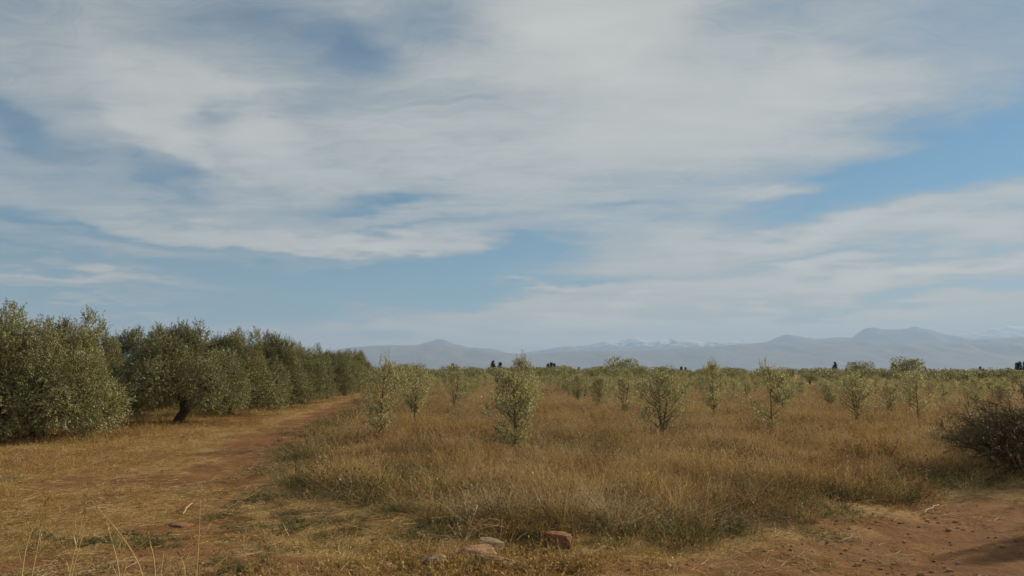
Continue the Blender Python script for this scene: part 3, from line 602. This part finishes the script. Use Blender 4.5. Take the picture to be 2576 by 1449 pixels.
rock('red_stone', 1400, 1381, (0.28, 0.18, 0.165), -0.15, 'rock_red', 1, 'red squared sandstone block lying alone at the edge of the tall grass', tilt=(0.05, 0.06), sink=0.12, box=0.62, rough=0.2)
rock('pink_stone', 1198, 1410, (0.38, 0.25, 0.17), 0.12, 'rock_pink', 2, 'largest pinkish rough stone in the pile at the bottom', tilt=(-0.12, -0.04), sink=0.16, box=0.75, rough=0.20)
rock('pale_slab', 1250, 1434, (0.40, 0.24, 0.11), 0.05, 'rock_grey', 3, 'flat pale slab in front of the pinkish stone', tilt=(-0.28, 0.07), sink=-0.05, box=0.6, rough=0.18)
rock('grey_stone', 1232, 1386, (0.26, 0.20, 0.16), 0.5, 'rock_grey', 4, 'grey rounded stone behind the pinkish stone', tilt=(0.05, 0.25), sink=0.24, box=0.55)
rock('grey_stone', 1088, 1428, (0.26, 0.22, 0.12), -0.4, 'rock_grey', 5, 'low greyish stone half hidden in weeds left of the pinkish stone', tilt=(0.05, -0.2), sink=0.2, box=0.5)
rock('pale_stone', 1140, 1415, (0.17, 0.14, 0.11), 0.9, 'rock_grey', 8, 'small pale stone between the pinkish stone and the low greyish one', sink=0.2, box=0.45)
rock('pink_stone', 962, 1432, (0.17, 0.13, 0.11), 0.3, 'rock_pink', 6, 'small pink stone in the weeds left of the stone pile', sink=0.25, box=0.45)
rock('clay_clod', 448, 1316, (0.36, 0.20, 0.045), -0.5, 'rock_red', 7, 'flat reddish clod of earth on the left foreground grass', sink=0.35, box=0.4)
rr = random.Random(13)
for k in range(11):
    s = rr.uniform(0.04, 0.085)
    o = rock('rubble_stone', rr.gauss(1210, 75), rr.uniform(1395, 1440), (s*1.4, s, s*0.8), rr.uniform(0, 3), rr.choice(['rock_pink', 'rock_grey', 'rock_red']), 80+k, 'small rubble stone in the weeds round the stone pile at bottom centre', sink=0.25, box=0.5, rough=0.15); o['group'] = 'rubble round the stone pile'
rr = random.Random(3)
for k in range(24):
    px, py = rr.uniform(2000, 2540), rr.uniform(1290, 1440)
    if px < 2000+(1440-py)*1.2: px += 250
    s = rr.uniform(0.025, 0.055)
    o = rock('small_stone', px, py, (s*1.3, s, s*0.7), rr.uniform(0, 3), 'rock_pink', 30+k, 'small stone loose on the bare red track at lower right', sink=0.2, box=0.4); o['group'] = 'small stones on the red track'

# ------------------------------------------------------------------ tall stalks, dry weeds and sticks in the foreground
def stick_mat(name, c):
    m, t, out = new_mat(name); n = t.noise(t.new('ShaderNodeTexCoord').outputs['Object'], 20.0, 4.0, 0.6).outputs['Fac']
    principled(t, out, t.ramp(n, [(0.3, tuple(x*0.7 for x in c)), (0.7, c)]), 0.7, 0.25); return m
M['stalk'] = stick_mat('straw_stalk', (0.58, 0.42, 0.17)); M['pale'] = stick_mat('pale_twig', (0.56, 0.42, 0.24)); M['stick'] = stick_mat('stick_wood', (0.45, 0.27, 0.16))
def stalk(pts, Y, label, r0=0.0042, head=True):
    W = [AT(px, py, Y) for px, py in pts]; g = AT(pts[0][0]+(pts[0][0]-pts[1][0])*0.3, 1515, Y); b = Vector((g.x, Y, gz1(g.x, Y)-0.03))
    P = np.array([b]+W) - np.array(b); t0 = np.linspace(0, 1, len(P)); tt = np.linspace(0, 1, 14); C = np.stack([np.interp(tt, t0, P[:, k]) for k in range(3)], 1)
    for _ in range(3): C[1:-1] = C[1:-1]*0.5 + (C[:-2]+C[2:])*0.25
    C[:, 1] += np.sin(tt*2.0)*0.06
    p = Plant(int(pts[0][0])); p.tube(C, np.array([r0, r0*0.9, r0*0.45]), 6)
    o = empty('grass_stalk', b); tag(o, label, 'grass stalk', 'tall dry grass stalks at lower left'); obj('stem', p.wood_mesh('stem', M['stalk']), o)
    for k in (4, 7):
        d = (C[k+1]-C[k]); d /= np.linalg.norm(d); s = np.array([p.r.choice([-1, 1])*0.5, 0.1, 0.3])+d*0.7; s /= np.linalg.norm(s)
        p.leaves(np.array([C[k]]), np.array([s]), 0.16, 0.007)
    if head:
        for k in range(26):
            f = p.r.uniform(0.84, 1.0); c = np.array([np.interp(f, tt, C[:, i]) for i in range(3)]); d = C[-1]-C[-3]; d = d/np.linalg.norm(d) + p.r.normal(0, .22, 3); d /= np.linalg.norm(d); p.leaves(np.array([c]), np.array([d]), 0.035, 0.008)
    me = p.leaf_mesh('seed_head', M['straw']); obj('seed_head', me, o)
for pts, Y, lab in [([(490, 1447), (494, 1330), (498, 1221)], 6.3, 'tallest upright dry grass stalk, rightmost of those at lower left'),
                    ([(166, 1447), (186, 1350), (207, 1270)], 6.1, 'dry stalk with double tip leaning right, second group from the left'),
                    ([(355, 1436), (290, 1340), (202, 1247)], 6.2, 'long dry stalk leaning far to the left across the others'),
                    ([(296, 1447), (274, 1375), (254, 1307)], 6.0, 'dry stalk leaning left beneath the long slanting one'),
                    ([(72, 1447), (84, 1375), (93, 1312)], 6.1, 'short dry stalk near the left corner, second from the edge'),
                    ([(49, 1447), (57, 1358), (90, 1294), (111, 1255)], 6.4, 'bent dry stalk nearest the left edge'),
                    ([(386, 1447), (375, 1395), (363, 1348)], 5.9, 'dry stalk crossed by a bent blade, left of the tallest upright one'),
                    ([(399, 1447), (402, 1395), (415, 1358)], 6.2, 'thin short dry stalk with nodding tip beside the crossed one'),
                    ([(311, 1397), (371, 1358), (415, 1345)], 6.2, 'bent straw blade arching right across the stalks'),
                    ([(461, 1447), (452, 1420), (443, 1398)], 5.9, 'shortest straw stalk just left of the tallest upright one'),
                    ([(172, 1447), (195, 1360), (204, 1290)], 6.15, 'thin dry stalk twinned with the double-tipped leaning one')]:
    stalk(pts, Y, lab)
def dry_weed(px, py, branches, label, seed, r0=0.006):
    b = G(px, py); b.z = gz1(b.x, b.y); p = Plant(seed); r = p.r; o = empty('dry_weed', b); tag(o, label, 'weed')
    Y = b.y
    for pts in branches:
        W = np.array([AT(x, y, Y+r.uniform(-.12, .12)) for x, y in pts]) - np.array(b); t0 = np.linspace(0, 1, len(W)); tt = np.linspace(0, 1, 12); C = np.stack([np.interp(tt, t0, W[:, k]) for k in range(3)], 1)
        for _ in range(2): C[1:-1] = C[1:-1]*0.5 + (C[:-2]+C[2:])*0.25
        p.tube(C, np.array([r0, r0*0.5]), 5)
        for k in range(9):
            f = r.integers(3, 11); d = r.normal(0, 1, 3); d[2] = abs(d[2]); d /= np.linalg.norm(d); p.twig(C[f], d, r.uniform(0.03, 0.1), 5, 0.022, 0.009, rad=0.0022)
    obj('stem', p.wood_mesh('stem', M['pale']), o); obj('seed_pods', p.leaf_mesh('seed_pods', M['straw']), o)
dry_weed(1165, 1362, [[(1165, 1362), (1185, 1335), (1215, 1308), (1245, 1301), (1258, 1312)], [(1165, 1362), (1195, 1328), (1225, 1317), (1282, 1330)], [(1168, 1362), (1190, 1338), (1235, 1320), (1280, 1326), (1285, 1340)],
                      [(1168, 1362), (1180, 1330), (1195, 1290), (1202, 1270)], [(1166, 1362), (1155, 1335), (1150, 1315)], [(1170, 1362), (1195, 1340), (1222, 1345), (1240, 1365)], [(1160, 1362), (1145, 1345), (1128, 1318)]],
         'pale dry weed with arching bare branches above the stones', 71)
dry_weed(1418, 1440, [[(1418, 1440), (1430, 1410), (1455, 1385), (1470, 1380)], [(1418, 1440), (1425, 1418), (1460, 1415), (1505, 1430)], [(1420, 1440), (1412, 1400), (1405, 1372)], [(1420, 1440), (1448, 1400), (1490, 1392), (1530, 1370)]],
         'bare forked dry twigs in the bottom centre right of the stones', 72, 0.005)
dry_weed(1065, 1405, [[(1065, 1405), (1055, 1380), (1068, 1345)], [(1065, 1405), (1085, 1385), (1110, 1378)], [(1062, 1405), (1040, 1388), (1015, 1366), (960, 1364)], [(1066, 1405), (1080, 1372), (1072, 1350)]], 'straggly dry weed left of the stones', 73, 0.0045)
dry_weed(1120, 1425, [[(1120, 1425), (1118, 1390), (1112, 1355)], [(1120, 1425), (1128, 1385), (1135, 1348)], [(1122, 1425), (1140, 1395), (1150, 1362)]], 'upright yellowed weed before the pale small stone', 74, 0.004)
def stick(name, a, b, r, mat, label):
    A, B = G(*a), G(*b); A.z = gz1(A.x, A.y)+r+0.02; B.z = gz1(B.x, B.y)+r+0.05; D = B-A; p = Plant(int(a[0])); tt = np.linspace(0, 1, 8)[:, None]
    C = np.array(D)*tt + p.r.normal(0, 0.006, (8, 3)); C[:, 2] += 0.02*np.sin(tt[:, 0]*3.1); p.tube(C, np.array([r, r*1.05, r*0.7]), 7)
    me = p.wood_mesh(name, mat); bm = bmesh.new(); bm.from_mesh(me); bmesh.ops.holes_fill(bm, edges=[e for e in bm.edges if e.is_boundary]); bm.to_mesh(me); bm.free()
    tag(obj(name, me, loc=A), label, 'stick')
stick('broken_stick', (459, 1298), (486, 1275), 0.011, M['stick'], 'short pinkish broken stick lying on the left foreground grass')
stick('straw_stem', (275, 1262), (306, 1263), 0.008, M['pale'], 'short pale straw stem lying at left beyond the stalks')
stick('straw_stem', (225, 1268), (262, 1264), 0.006, M['pale'], 'thin straw stem lying just left of the short pale one')
stick('straw_stem', (2245, 1260), (2310, 1236), 0.006, M['pale'], 'pale stick leaning in the grass edge of the track, right side')
stick('straw_stem', (2320, 1284), (2362, 1270), 0.006, M['pale'], 'pale forked straw piece on the track below the leaning stick')

# ------------------------------------------------------------------ grass, straw and weeds (stuff)
def tuft(seed, n, h0, h1, spread, lean, w, mat, seg=3, curl=0.35, heads=0.0, flat=False, hsize=0.03, leafy_=0):
    r = np.random.default_rng(seed); V = []; Q = []; rnd = []; k = 0
    for b in range(n):
        a = r.uniform(0, 6.28); rad = spread*math.sqrt(r.uniform()); base = np.array([math.cos(a)*rad, math.sin(a)*rad, -0.03])
        h = r.uniform(h0, h1); az = a + r.normal(0, 0.9); ln = abs(r.normal(0, lean)) if not flat else r.uniform(1.25, 1.62)
        d = np.array([math.cos(az)*math.sin(ln), math.sin(az)*math.sin(ln), math.cos(ln)]); bend = np.array([math.cos(az), math.sin(az), -0.6 if not flat else 0.0])*curl*r.uniform(0, 1)
        if flat: base[2] = r.uniform(0.0, 0.035); az = r.uniform(0, 6.28); d = np.array([math.cos(az), math.sin(az), r.normal(0.05, 0.10)]); bend = r.normal(0, 0.15, 3)*np.array([1, 1, 0.3])
        side = np.cross(d, r.normal(0, 1, 3)); side /= np.linalg.norm(side); v = r.uniform()
        for s in range(seg+1):
            t = s/seg; p = base + d*h*t + bend*h*t*t; ww = w*(1-0.6*t)*0.5; V += [p-side*ww, p+side*ww]; rnd += [v, v]
            if s: Q.append((k+2*s-2, k+2*s-1, k+2*s+1, k+2*s))
        k += 2*(seg+1)
        end = base + d*h + bend*h
        if r.uniform() < heads:
            hd = d + bend*1.5; hd /= np.linalg.norm(hd); L = hsize*r.uniform(0.8, 1.8)
            for j in range(2):
                s2 = np.cross(hd, r.normal(0, 1, 3)); s2 /= np.linalg.norm(s2); ww = w*1.0
                V += [end-hd*L*0.3, end+hd*L*0.35+s2*ww, end+hd*L, end+hd*L*0.35-s2*ww]; rnd += [1.0]*4; Q.append((k, k+1, k+2, k+3)); k += 4
        for j in range(leafy_):
            t = r.uniform(0.15, 1.0); p = base + d*h*t + bend*h*t*t; ld = r.normal(0, 1, 3)+np.array([0, 0, 0.5]); ld /= np.linalg.norm(ld); L = r.uniform(0.02, 0.05); s2 = np.cross(ld, r.normal(0, 1, 3)); s2 /= np.linalg.norm(s2)
            V += [p, p+ld*L*0.5+s2*L*0.22, p+ld*L, p+ld*L*0.5-s2*L*0.22]; rnd += [r.uniform()]*4; Q.append((k, k+1, k+2, k+3)); k += 4
    me = mesh_from('tuft', np.array(V), np.array(Q), mat); attr(me, 'rnd', rnd); return me
def scatter(name, protos, P, rz, scl, idx, tilt, label, cat):
    lib = bpy.data.collections.new(name+'_kinds')
    for k, me in enumerate(protos): lib.objects.link(bpy.data.objects.new('%s_kind_%02d' % (name, k), me))
    n = len(P); me = bpy.data.meshes.new(name); me.vertices.add(n); me.vertices.foreach_set('co', np.asarray(P, np.float32).ravel())
    attr(me, 'rot', np.stack([tilt[0], tilt[1], rz], 1), 'FLOAT_VECTOR'); attr(me, 'scl', scl, 'FLOAT_VECTOR'); attr(me, 'kindex', idx, 'INT')
    o = tag(obj(name, me), label, cat, kind='stuff')
    ng = bpy.data.node_groups.new(name, 'GeometryNodeTree'); ng.interface.new_socket('Geometry', in_out='INPUT', socket_type='NodeSocketGeometry'); ng.interface.new_socket('Geometry', in_out='OUTPUT', socket_type='NodeSocketGeometry')
    t = NT(ng); gi = t.new('NodeGroupInput'); go = t.new('NodeGroupOutput'); ci = t.new('GeometryNodeCollectionInfo')
    ci.inputs['Collection'].default_value = lib; ci.inputs['Separate Children'].default_value = True; ci.inputs['Reset Children'].default_value = True
    ip = t.new('GeometryNodeInstanceOnPoints'); ip.inputs['Pick Instance'].default_value = True
    def na(nm, typ):
        a = t.new('GeometryNodeInputNamedAttribute', data_type=typ); a.inputs[0].default_value = nm; return a.outputs[0]
    e = t.new('FunctionNodeEulerToRotation'); t.link(na('rot', 'FLOAT_VECTOR'), e.inputs[0])
    t.link(gi.outputs[0], ip.inputs['Points']); t.link(ci.outputs[0], ip.inputs['Instance']); t.link(na('kindex', 'INT'), ip.inputs['Instance Index'])
    t.link(e.outputs[0], ip.inputs['Rotation']); t.link(na('scl', 'FLOAT_VECTOR'), ip.inputs['Scale']); t.link(ip.outputs[0], go.inputs[0])
    md = o.modifiers.new('scatter', 'NODES'); md.node_group = ng
    return o
def spread_points(bands, half=46.0):
    out = []
    for (r0, r1, dens) in bands:
        n = int(dens*math.radians(half)*(r1*r1-r0*r0)); a = np.radians(R.uniform(-half, half, n)); r = np.sqrt(R.uniform(r0*r0, r1*r1, n)); out.append(np.stack([np.sin(a)*r, np.cos(a)*r], 1))
    return np.concatenate(out)
def finish(name, protos, xy, smin, smax, idx, label, cat, tilt=0.28, wide=True, grow=0.0, zs=None):
    n = len(xy); x, y = xy[:, 0], xy[:, 1]; d = np.hypot(x, y); s = R.uniform(smin, smax, n); g = 1 + grow*np.clip(d-14, 0, 80)/20.0 if wide else 1
    zsc = s if zs is None else s*zs
    scl = np.stack([s*g, s*g, zsc], 1); P = np.stack([x, y, gz(x, y)], 1)
    return scatter(name, protos, P, R.uniform(0, 6.28, n), scl, idx, (R.normal(0, tilt, n), R.normal(0, tilt, n)), label, cat)
def far_keep(xy): return np.ones(len(xy), bool)

# tall dry field grass
fp = [tuft(700+k, 44, 0.22, 0.52, 0.17, 0.30, 0.0055, M['straw'], heads=0.16, hsize=0.030) for k in range(6)] + \
     [tuft(720+k, 60, 0.16, 0.40, 0.18, 0.45, 0.0060, M['brown'], heads=0.15, leafy_=1) for k in range(6)] + \
     [tuft(740+k, 46, 0.12, 0.34, 0.17, 0.55, 0.0065, M['green'], heads=0.05, leafy_=3) for k in range(4)] + \
     [tuft(750+k, 34, 0.25, 0.60, 0.20, 0.95, 0.0060, M['pale_straw'], heads=0.3, curl=0.6) for k in range(4)]
xy = spread_points([(6, 10, 75), (10, 14, 62), (14, 20, 46), (20, 28, 30), (28, 40, 18), (40, 60, 9), (60, 95, 4.2)])
sd = field_sd(xy[:, 0], xy[:, 1]); thin = np.clip((fbm(xy[:, 0]*0.8, xy[:, 1]*0.8, 51)-0.34)*7, 0.12, 1); keep = (sd > R.normal(0.12, 0.26, len(sd))) & (R.uniform(0, 1, len(xy)) < thin); xy = xy[keep]; sd = sd[keep]
pn = fbm(xy[:, 0]*0.35, xy[:, 1]*0.35, 31); gn = fbm(xy[:, 0]*0.6, xy[:, 1]*0.6, 33); u = R.uniform(0, 1, len(xy))
gprob = np.clip((gn-0.60)*4, 0, 0.8) + 0.75*np.clip(1-sd/1.5, 0, 1)
mat_n = fbm(xy[:, 0]*0.5, xy[:, 1]*0.8, 39); idx = np.where(u < gprob, 12+R.integers(0, 4, len(xy)), np.where(R.uniform(0, 1, len(xy)) < np.clip((mat_n-0.49)*4.0, 0.03, 0.7), 16+R.integers(0, 4, len(xy)), np.where(R.uniform(0, 1, len(xy)) < np.clip(0.15+(pn-0.38)*2.6, 0.1, 0.85), R.integers(0, 6, len(xy)), 6+R.integers(0, 6, len(xy)))))
zs = np.clip(0.05 + 1.3*fbm(xy[:, 0]*0.5, xy[:, 1]*0.5, 35) + 0.9*(fbm(xy[:, 0]*1.7, xy[:, 1]*1.7, 36)-0.3), 0.35, 1.5)*(0.42+0.46*np.clip(sd/1.1, 0, 1))
finish('field_grass', fp, xy, 0.75, 1.2, idx, 'tall dry brown and straw grass covering the young olive field', 'grass', grow=0.55, zs=zs)
# pale taller straws standing out of the field
sp = [tuft(760+k, 9, 0.5, 0.85, 0.16, 0.22, 0.006, M['golden'], seg=4, heads=0.9, hsize=0.045) for k in range(5)]
xy = spread_points([(8, 14, 2.2), (14, 22, 2.0), (22, 34, 1.2), (34, 50, 0.6)]); keep = (field_sd(xy[:, 0], xy[:, 1]) > 0.5) & (fbm(xy[:, 0]*0.45, xy[:, 1]*0.45, 37) > 0.46); xy = xy[keep]
finish('tall_straws', sp, xy, 0.7, 1.05, R.integers(0, 5, len(xy)), 'pale taller straws with seed heads rising above the field grass', 'grass', tilt=0.25, grow=0.25)
# darker branching weeds scattered through the field
M['dead_weed'] = grassy('dead_weed', [(0.0, (0.055, 0.036, 0.018)), (0.5, (0.12, 0.08, 0.037)), (1.0, (0.26, 0.185, 0.09))], (0.8, 0.8, 0.7))
dw = [tuft(770+k, 22, 0.25, 0.62, 0.10, 0.5, 0.006, M['dead_weed'], seg=3, curl=0.3, leafy_=6) for k in range(5)]
xy = spread_points([(8, 14, 5.0), (14, 22, 3.6), (22, 34, 1.8), (34, 50, 0.7)]); fs = field_sd(xy[:, 0], xy[:, 1]); keep = (fs > 0.15) & (R.uniform(0, 1, len(xy)) < np.clip((fbm(xy[:, 0]*0.7, xy[:, 1]*0.7, 53)-0.42)*4 + 0.5*np.clip(1-fs/1.5, 0, 1), 0.04, 1)); xy = xy[keep]
finish('dead_weeds', dw, xy, 0.6, 1.15, R.integers(0, 5, len(xy)), 'dark dead weeds scattered through the dry field grass', 'weeds', tilt=0.3, grow=0.3)
# short golden grass left of the path and under the old trees
gpz = [tuft(780+k, 46, 0.07, 0.24, 0.19, 0.75, 0.006, M['golden'], heads=0.12) for k in range(5)] + [tuft(790+k, 46, 0.06, 0.20, 0.18, 0.8, 0.006, M['brown'], leafy_=1) for k in range(4)] + [tuft(796+k, 40, 0.04, 0.16, 0.17, 0.7, 0.0065, M['green'], leafy_=2) for k in range(2)]
xy = spread_points([(4.5, 8, 26), (8, 13, 26), (13, 20, 24), (20, 30, 17), (30, 45, 10), (45, 80, 4)])
x, y = xy[:, 0], xy[:, 1]; left = (x < 0.4*np.minimum(y, 9)*0 - 0.2) | (y < 9); da = dirt_amount(x, y)
keep = (field_sd(x, y) < 0.05) & left & (sdist(x, y, TRACK) < -0.1) & (R.uniform(0, 1, len(x)) > np.clip(da*1.35+0.12 + 0.22*np.clip(1+sdist(x, y, PATH)/2.0, 0, 1), 0, 0.97)); xy = xy[keep]; x, y = xy[:, 0], xy[:, 1]
gn = fbm(x*0.6, y*0.6, 41); pn = fbm(x*0.4, y*0.4, 43); u = R.uniform(0, 1, len(x))
idx = np.where((gn > 0.62) & (u < 0.6) & (y < 14), 9+R.integers(0, 2, len(x)), np.where(u < np.clip(0.5+(pn-0.5)*3, 0.1, 0.95), R.integers(0, 5, len(x)), 5+R.integers(0, 4, len(x))))
finish('short_grass', gpz, xy, 0.6, 1.15, idx, 'short golden dry grass along the path and under the old olive trees', 'grass', grow=0.5, zs=np.clip(0.05+1.1*fbm(x*0.5, y*0.5, 45) + 0.5*np.clip((y-17)/8, 0, 1), 0.22, 1.3)*np.clip((-sdist(x, y, PATH)-0.1)/3.5, 0.4, 1))
# flattened straw litter on path, verge and track edge
lp = [tuft(800+k, 46, 0.06, 0.26, 0.28, 0, 0.0055, M['pale_straw' if k % 2 else 'golden'], seg=2, flat=True) for k in range(6)]
xy = spread_points([(4.5, 8, 20), (8, 13, 18), (13, 20, 13), (20, 34, 6.5), (34, 60, 2.2)]); x, y = xy[:, 0], xy[:, 1]
tr = sdist(x, y, TRACK); pr = np.where(tr > 0, np.clip(0.9-tr/1.7, 0.10, 0.85), np.clip(1.1-0.74*dirt_amount(x, y), 0.2, 1)); keep = (field_sd(x, y) < 0.15) & (R.uniform(0, 1, len(x)) < pr*np.clip(0.2+1.6*(fbm(x*0.8, y*0.8, 47)-0.25), 0.12, 1)); xy = xy[keep]
finish('straw_litter', lp, xy, 0.6, 1.15, R.integers(0, 6, len(xy)), 'flattened pale straw litter strewn over the path and verges', 'straw', tilt=0.04, grow=0.2)
ls = [tuft(860+k, 5, 0.22, 0.50, 0.35, 0, 0.0075, M['pale_straw'], seg=3, flat=True) for k in range(5)] + [tuft(868+k, 7, 0.14, 0.36, 0.14, 0.55, 0.005, M['golden'], seg=4, heads=0.5, hsize=0.03) for k in range(5)]
xy = spread_points([(4.5, 8, 5), (8, 12, 4), (12, 18, 2)]); x, y = xy[:, 0], xy[:, 1]; keep = (field_sd(x, y) < 0.1) & (sdist(x, y, TRACK) < 0.5) & (R.uniform(0, 1, len(x)) < np.where(x < -2.2, 1.0, 0.6)); xy = xy[keep]
finish('loose_straws', ls, xy, 0.6, 1.1, np.where((R.uniform(0, 1, len(xy)) < 0.55) & (np.abs(xy[:, 1]-6) < 4), 5, 0)+R.integers(0, 5, len(xy)), 'long loose straws and thin stems in the foreground', 'straw', tilt=0.08)
# low yellow herbs in the bottom centre round the stones
hp = [tuft(820+k, 26, 0.06, 0.22, 0.12, 0.55, 0.0042, M['golden'], seg=3, heads=0.4, leafy_=5, hsize=0.02) for k in range(5)]
c = np.array([G(1170, 1425)[:2]]); xy = np.stack([R.normal(0, 0.75, 230)+c[0, 0], R.normal(-0.15, 0.35, 230)+c[0, 1]], 1); xy = xy[(xy[:, 1] > 5) & (field_sd(xy[:, 0], xy[:, 1]) < -0.2)]
finish('yellow_herbs', hp, xy, 0.35, 1.1, R.integers(0, 5, len(xy)), 'low yellow seeding herbs growing round the stones at bottom centre', 'herbs', tilt=0.2)
# green weed cushions
wp = [tuft(840+k, 60, 0.05, 0.20, 0.13, 0.6, 0.007, M['green'], leafy_=4) for k in range(3)]
spots = [(165, 1362), (172, 1372), (350, 1372), (345, 1360), (620, 1420), (590, 1432), (560, 1440), (690, 1330), (830, 1345), (1140, 1345), (600, 1285), (700, 1300), (650, 1320), (760, 1312), (560, 1300), (820, 1320), (900, 1330), (740, 1255), (1060, 1360), (1320, 1385), (1500, 1384), (600, 1250), (640, 1262)]
xy = np.array([tuple(G(px+R.normal(0, 48), py+R.normal(0, 9))[:2]) for px, py in spots for _ in range(6)])
finish('green_weeds', wp, xy, 0.5, 1.1, R.integers(0, 3, len(xy)), 'low grey-green weed cushions on the foreground earth', 'weeds', tilt=0.2, zs=R.uniform(0.18, 0.5, len(xy)))
# crumbs of earth
def crumb(seed):
    r = np.random.default_rng(seed); bm = bmesh.new(); bmesh.ops.create_icosphere(bm, subdivisions=1, radius=0.5)
    for v in bm.verts: v.co = Vector(np.array(v.co)*r.uniform(0.6, 1.2)*np.array([1, 1, 0.7]))
    me = bpy.data.meshes.new('crumb'); bm.to_mesh(me); bm.free(); me.materials.append(M['rock_pink' if seed % 2 else 'rock_red']); return me
xy = spread_points([(4.5, 8, 70), (8, 13, 52), (13, 20, 20), (20, 40, 4)]); keep = (dirt_amount(xy[:, 0], xy[:, 1]) > 0.5) & (field_sd(xy[:, 0], xy[:, 1]) < -0.1); xy = xy[keep]; n = len(xy)
s = 0.008+0.045*R.uniform(0, 1, n)**5; scatter('earth_crumbs', [crumb(900+k) for k in range(4)], np.stack([xy[:, 0], xy[:, 1], gz(xy[:, 0], xy[:, 1])+s*0.2], 1), R.uniform(0, 6, n), np.stack([s, s, s*0.8], 1), R.integers(0, 4, n), (R.uniform(0, 6, n)*0, R.uniform(0, 6, n)*0), 'small crumbs of earth and gravel on the bare soil', 'gravel')
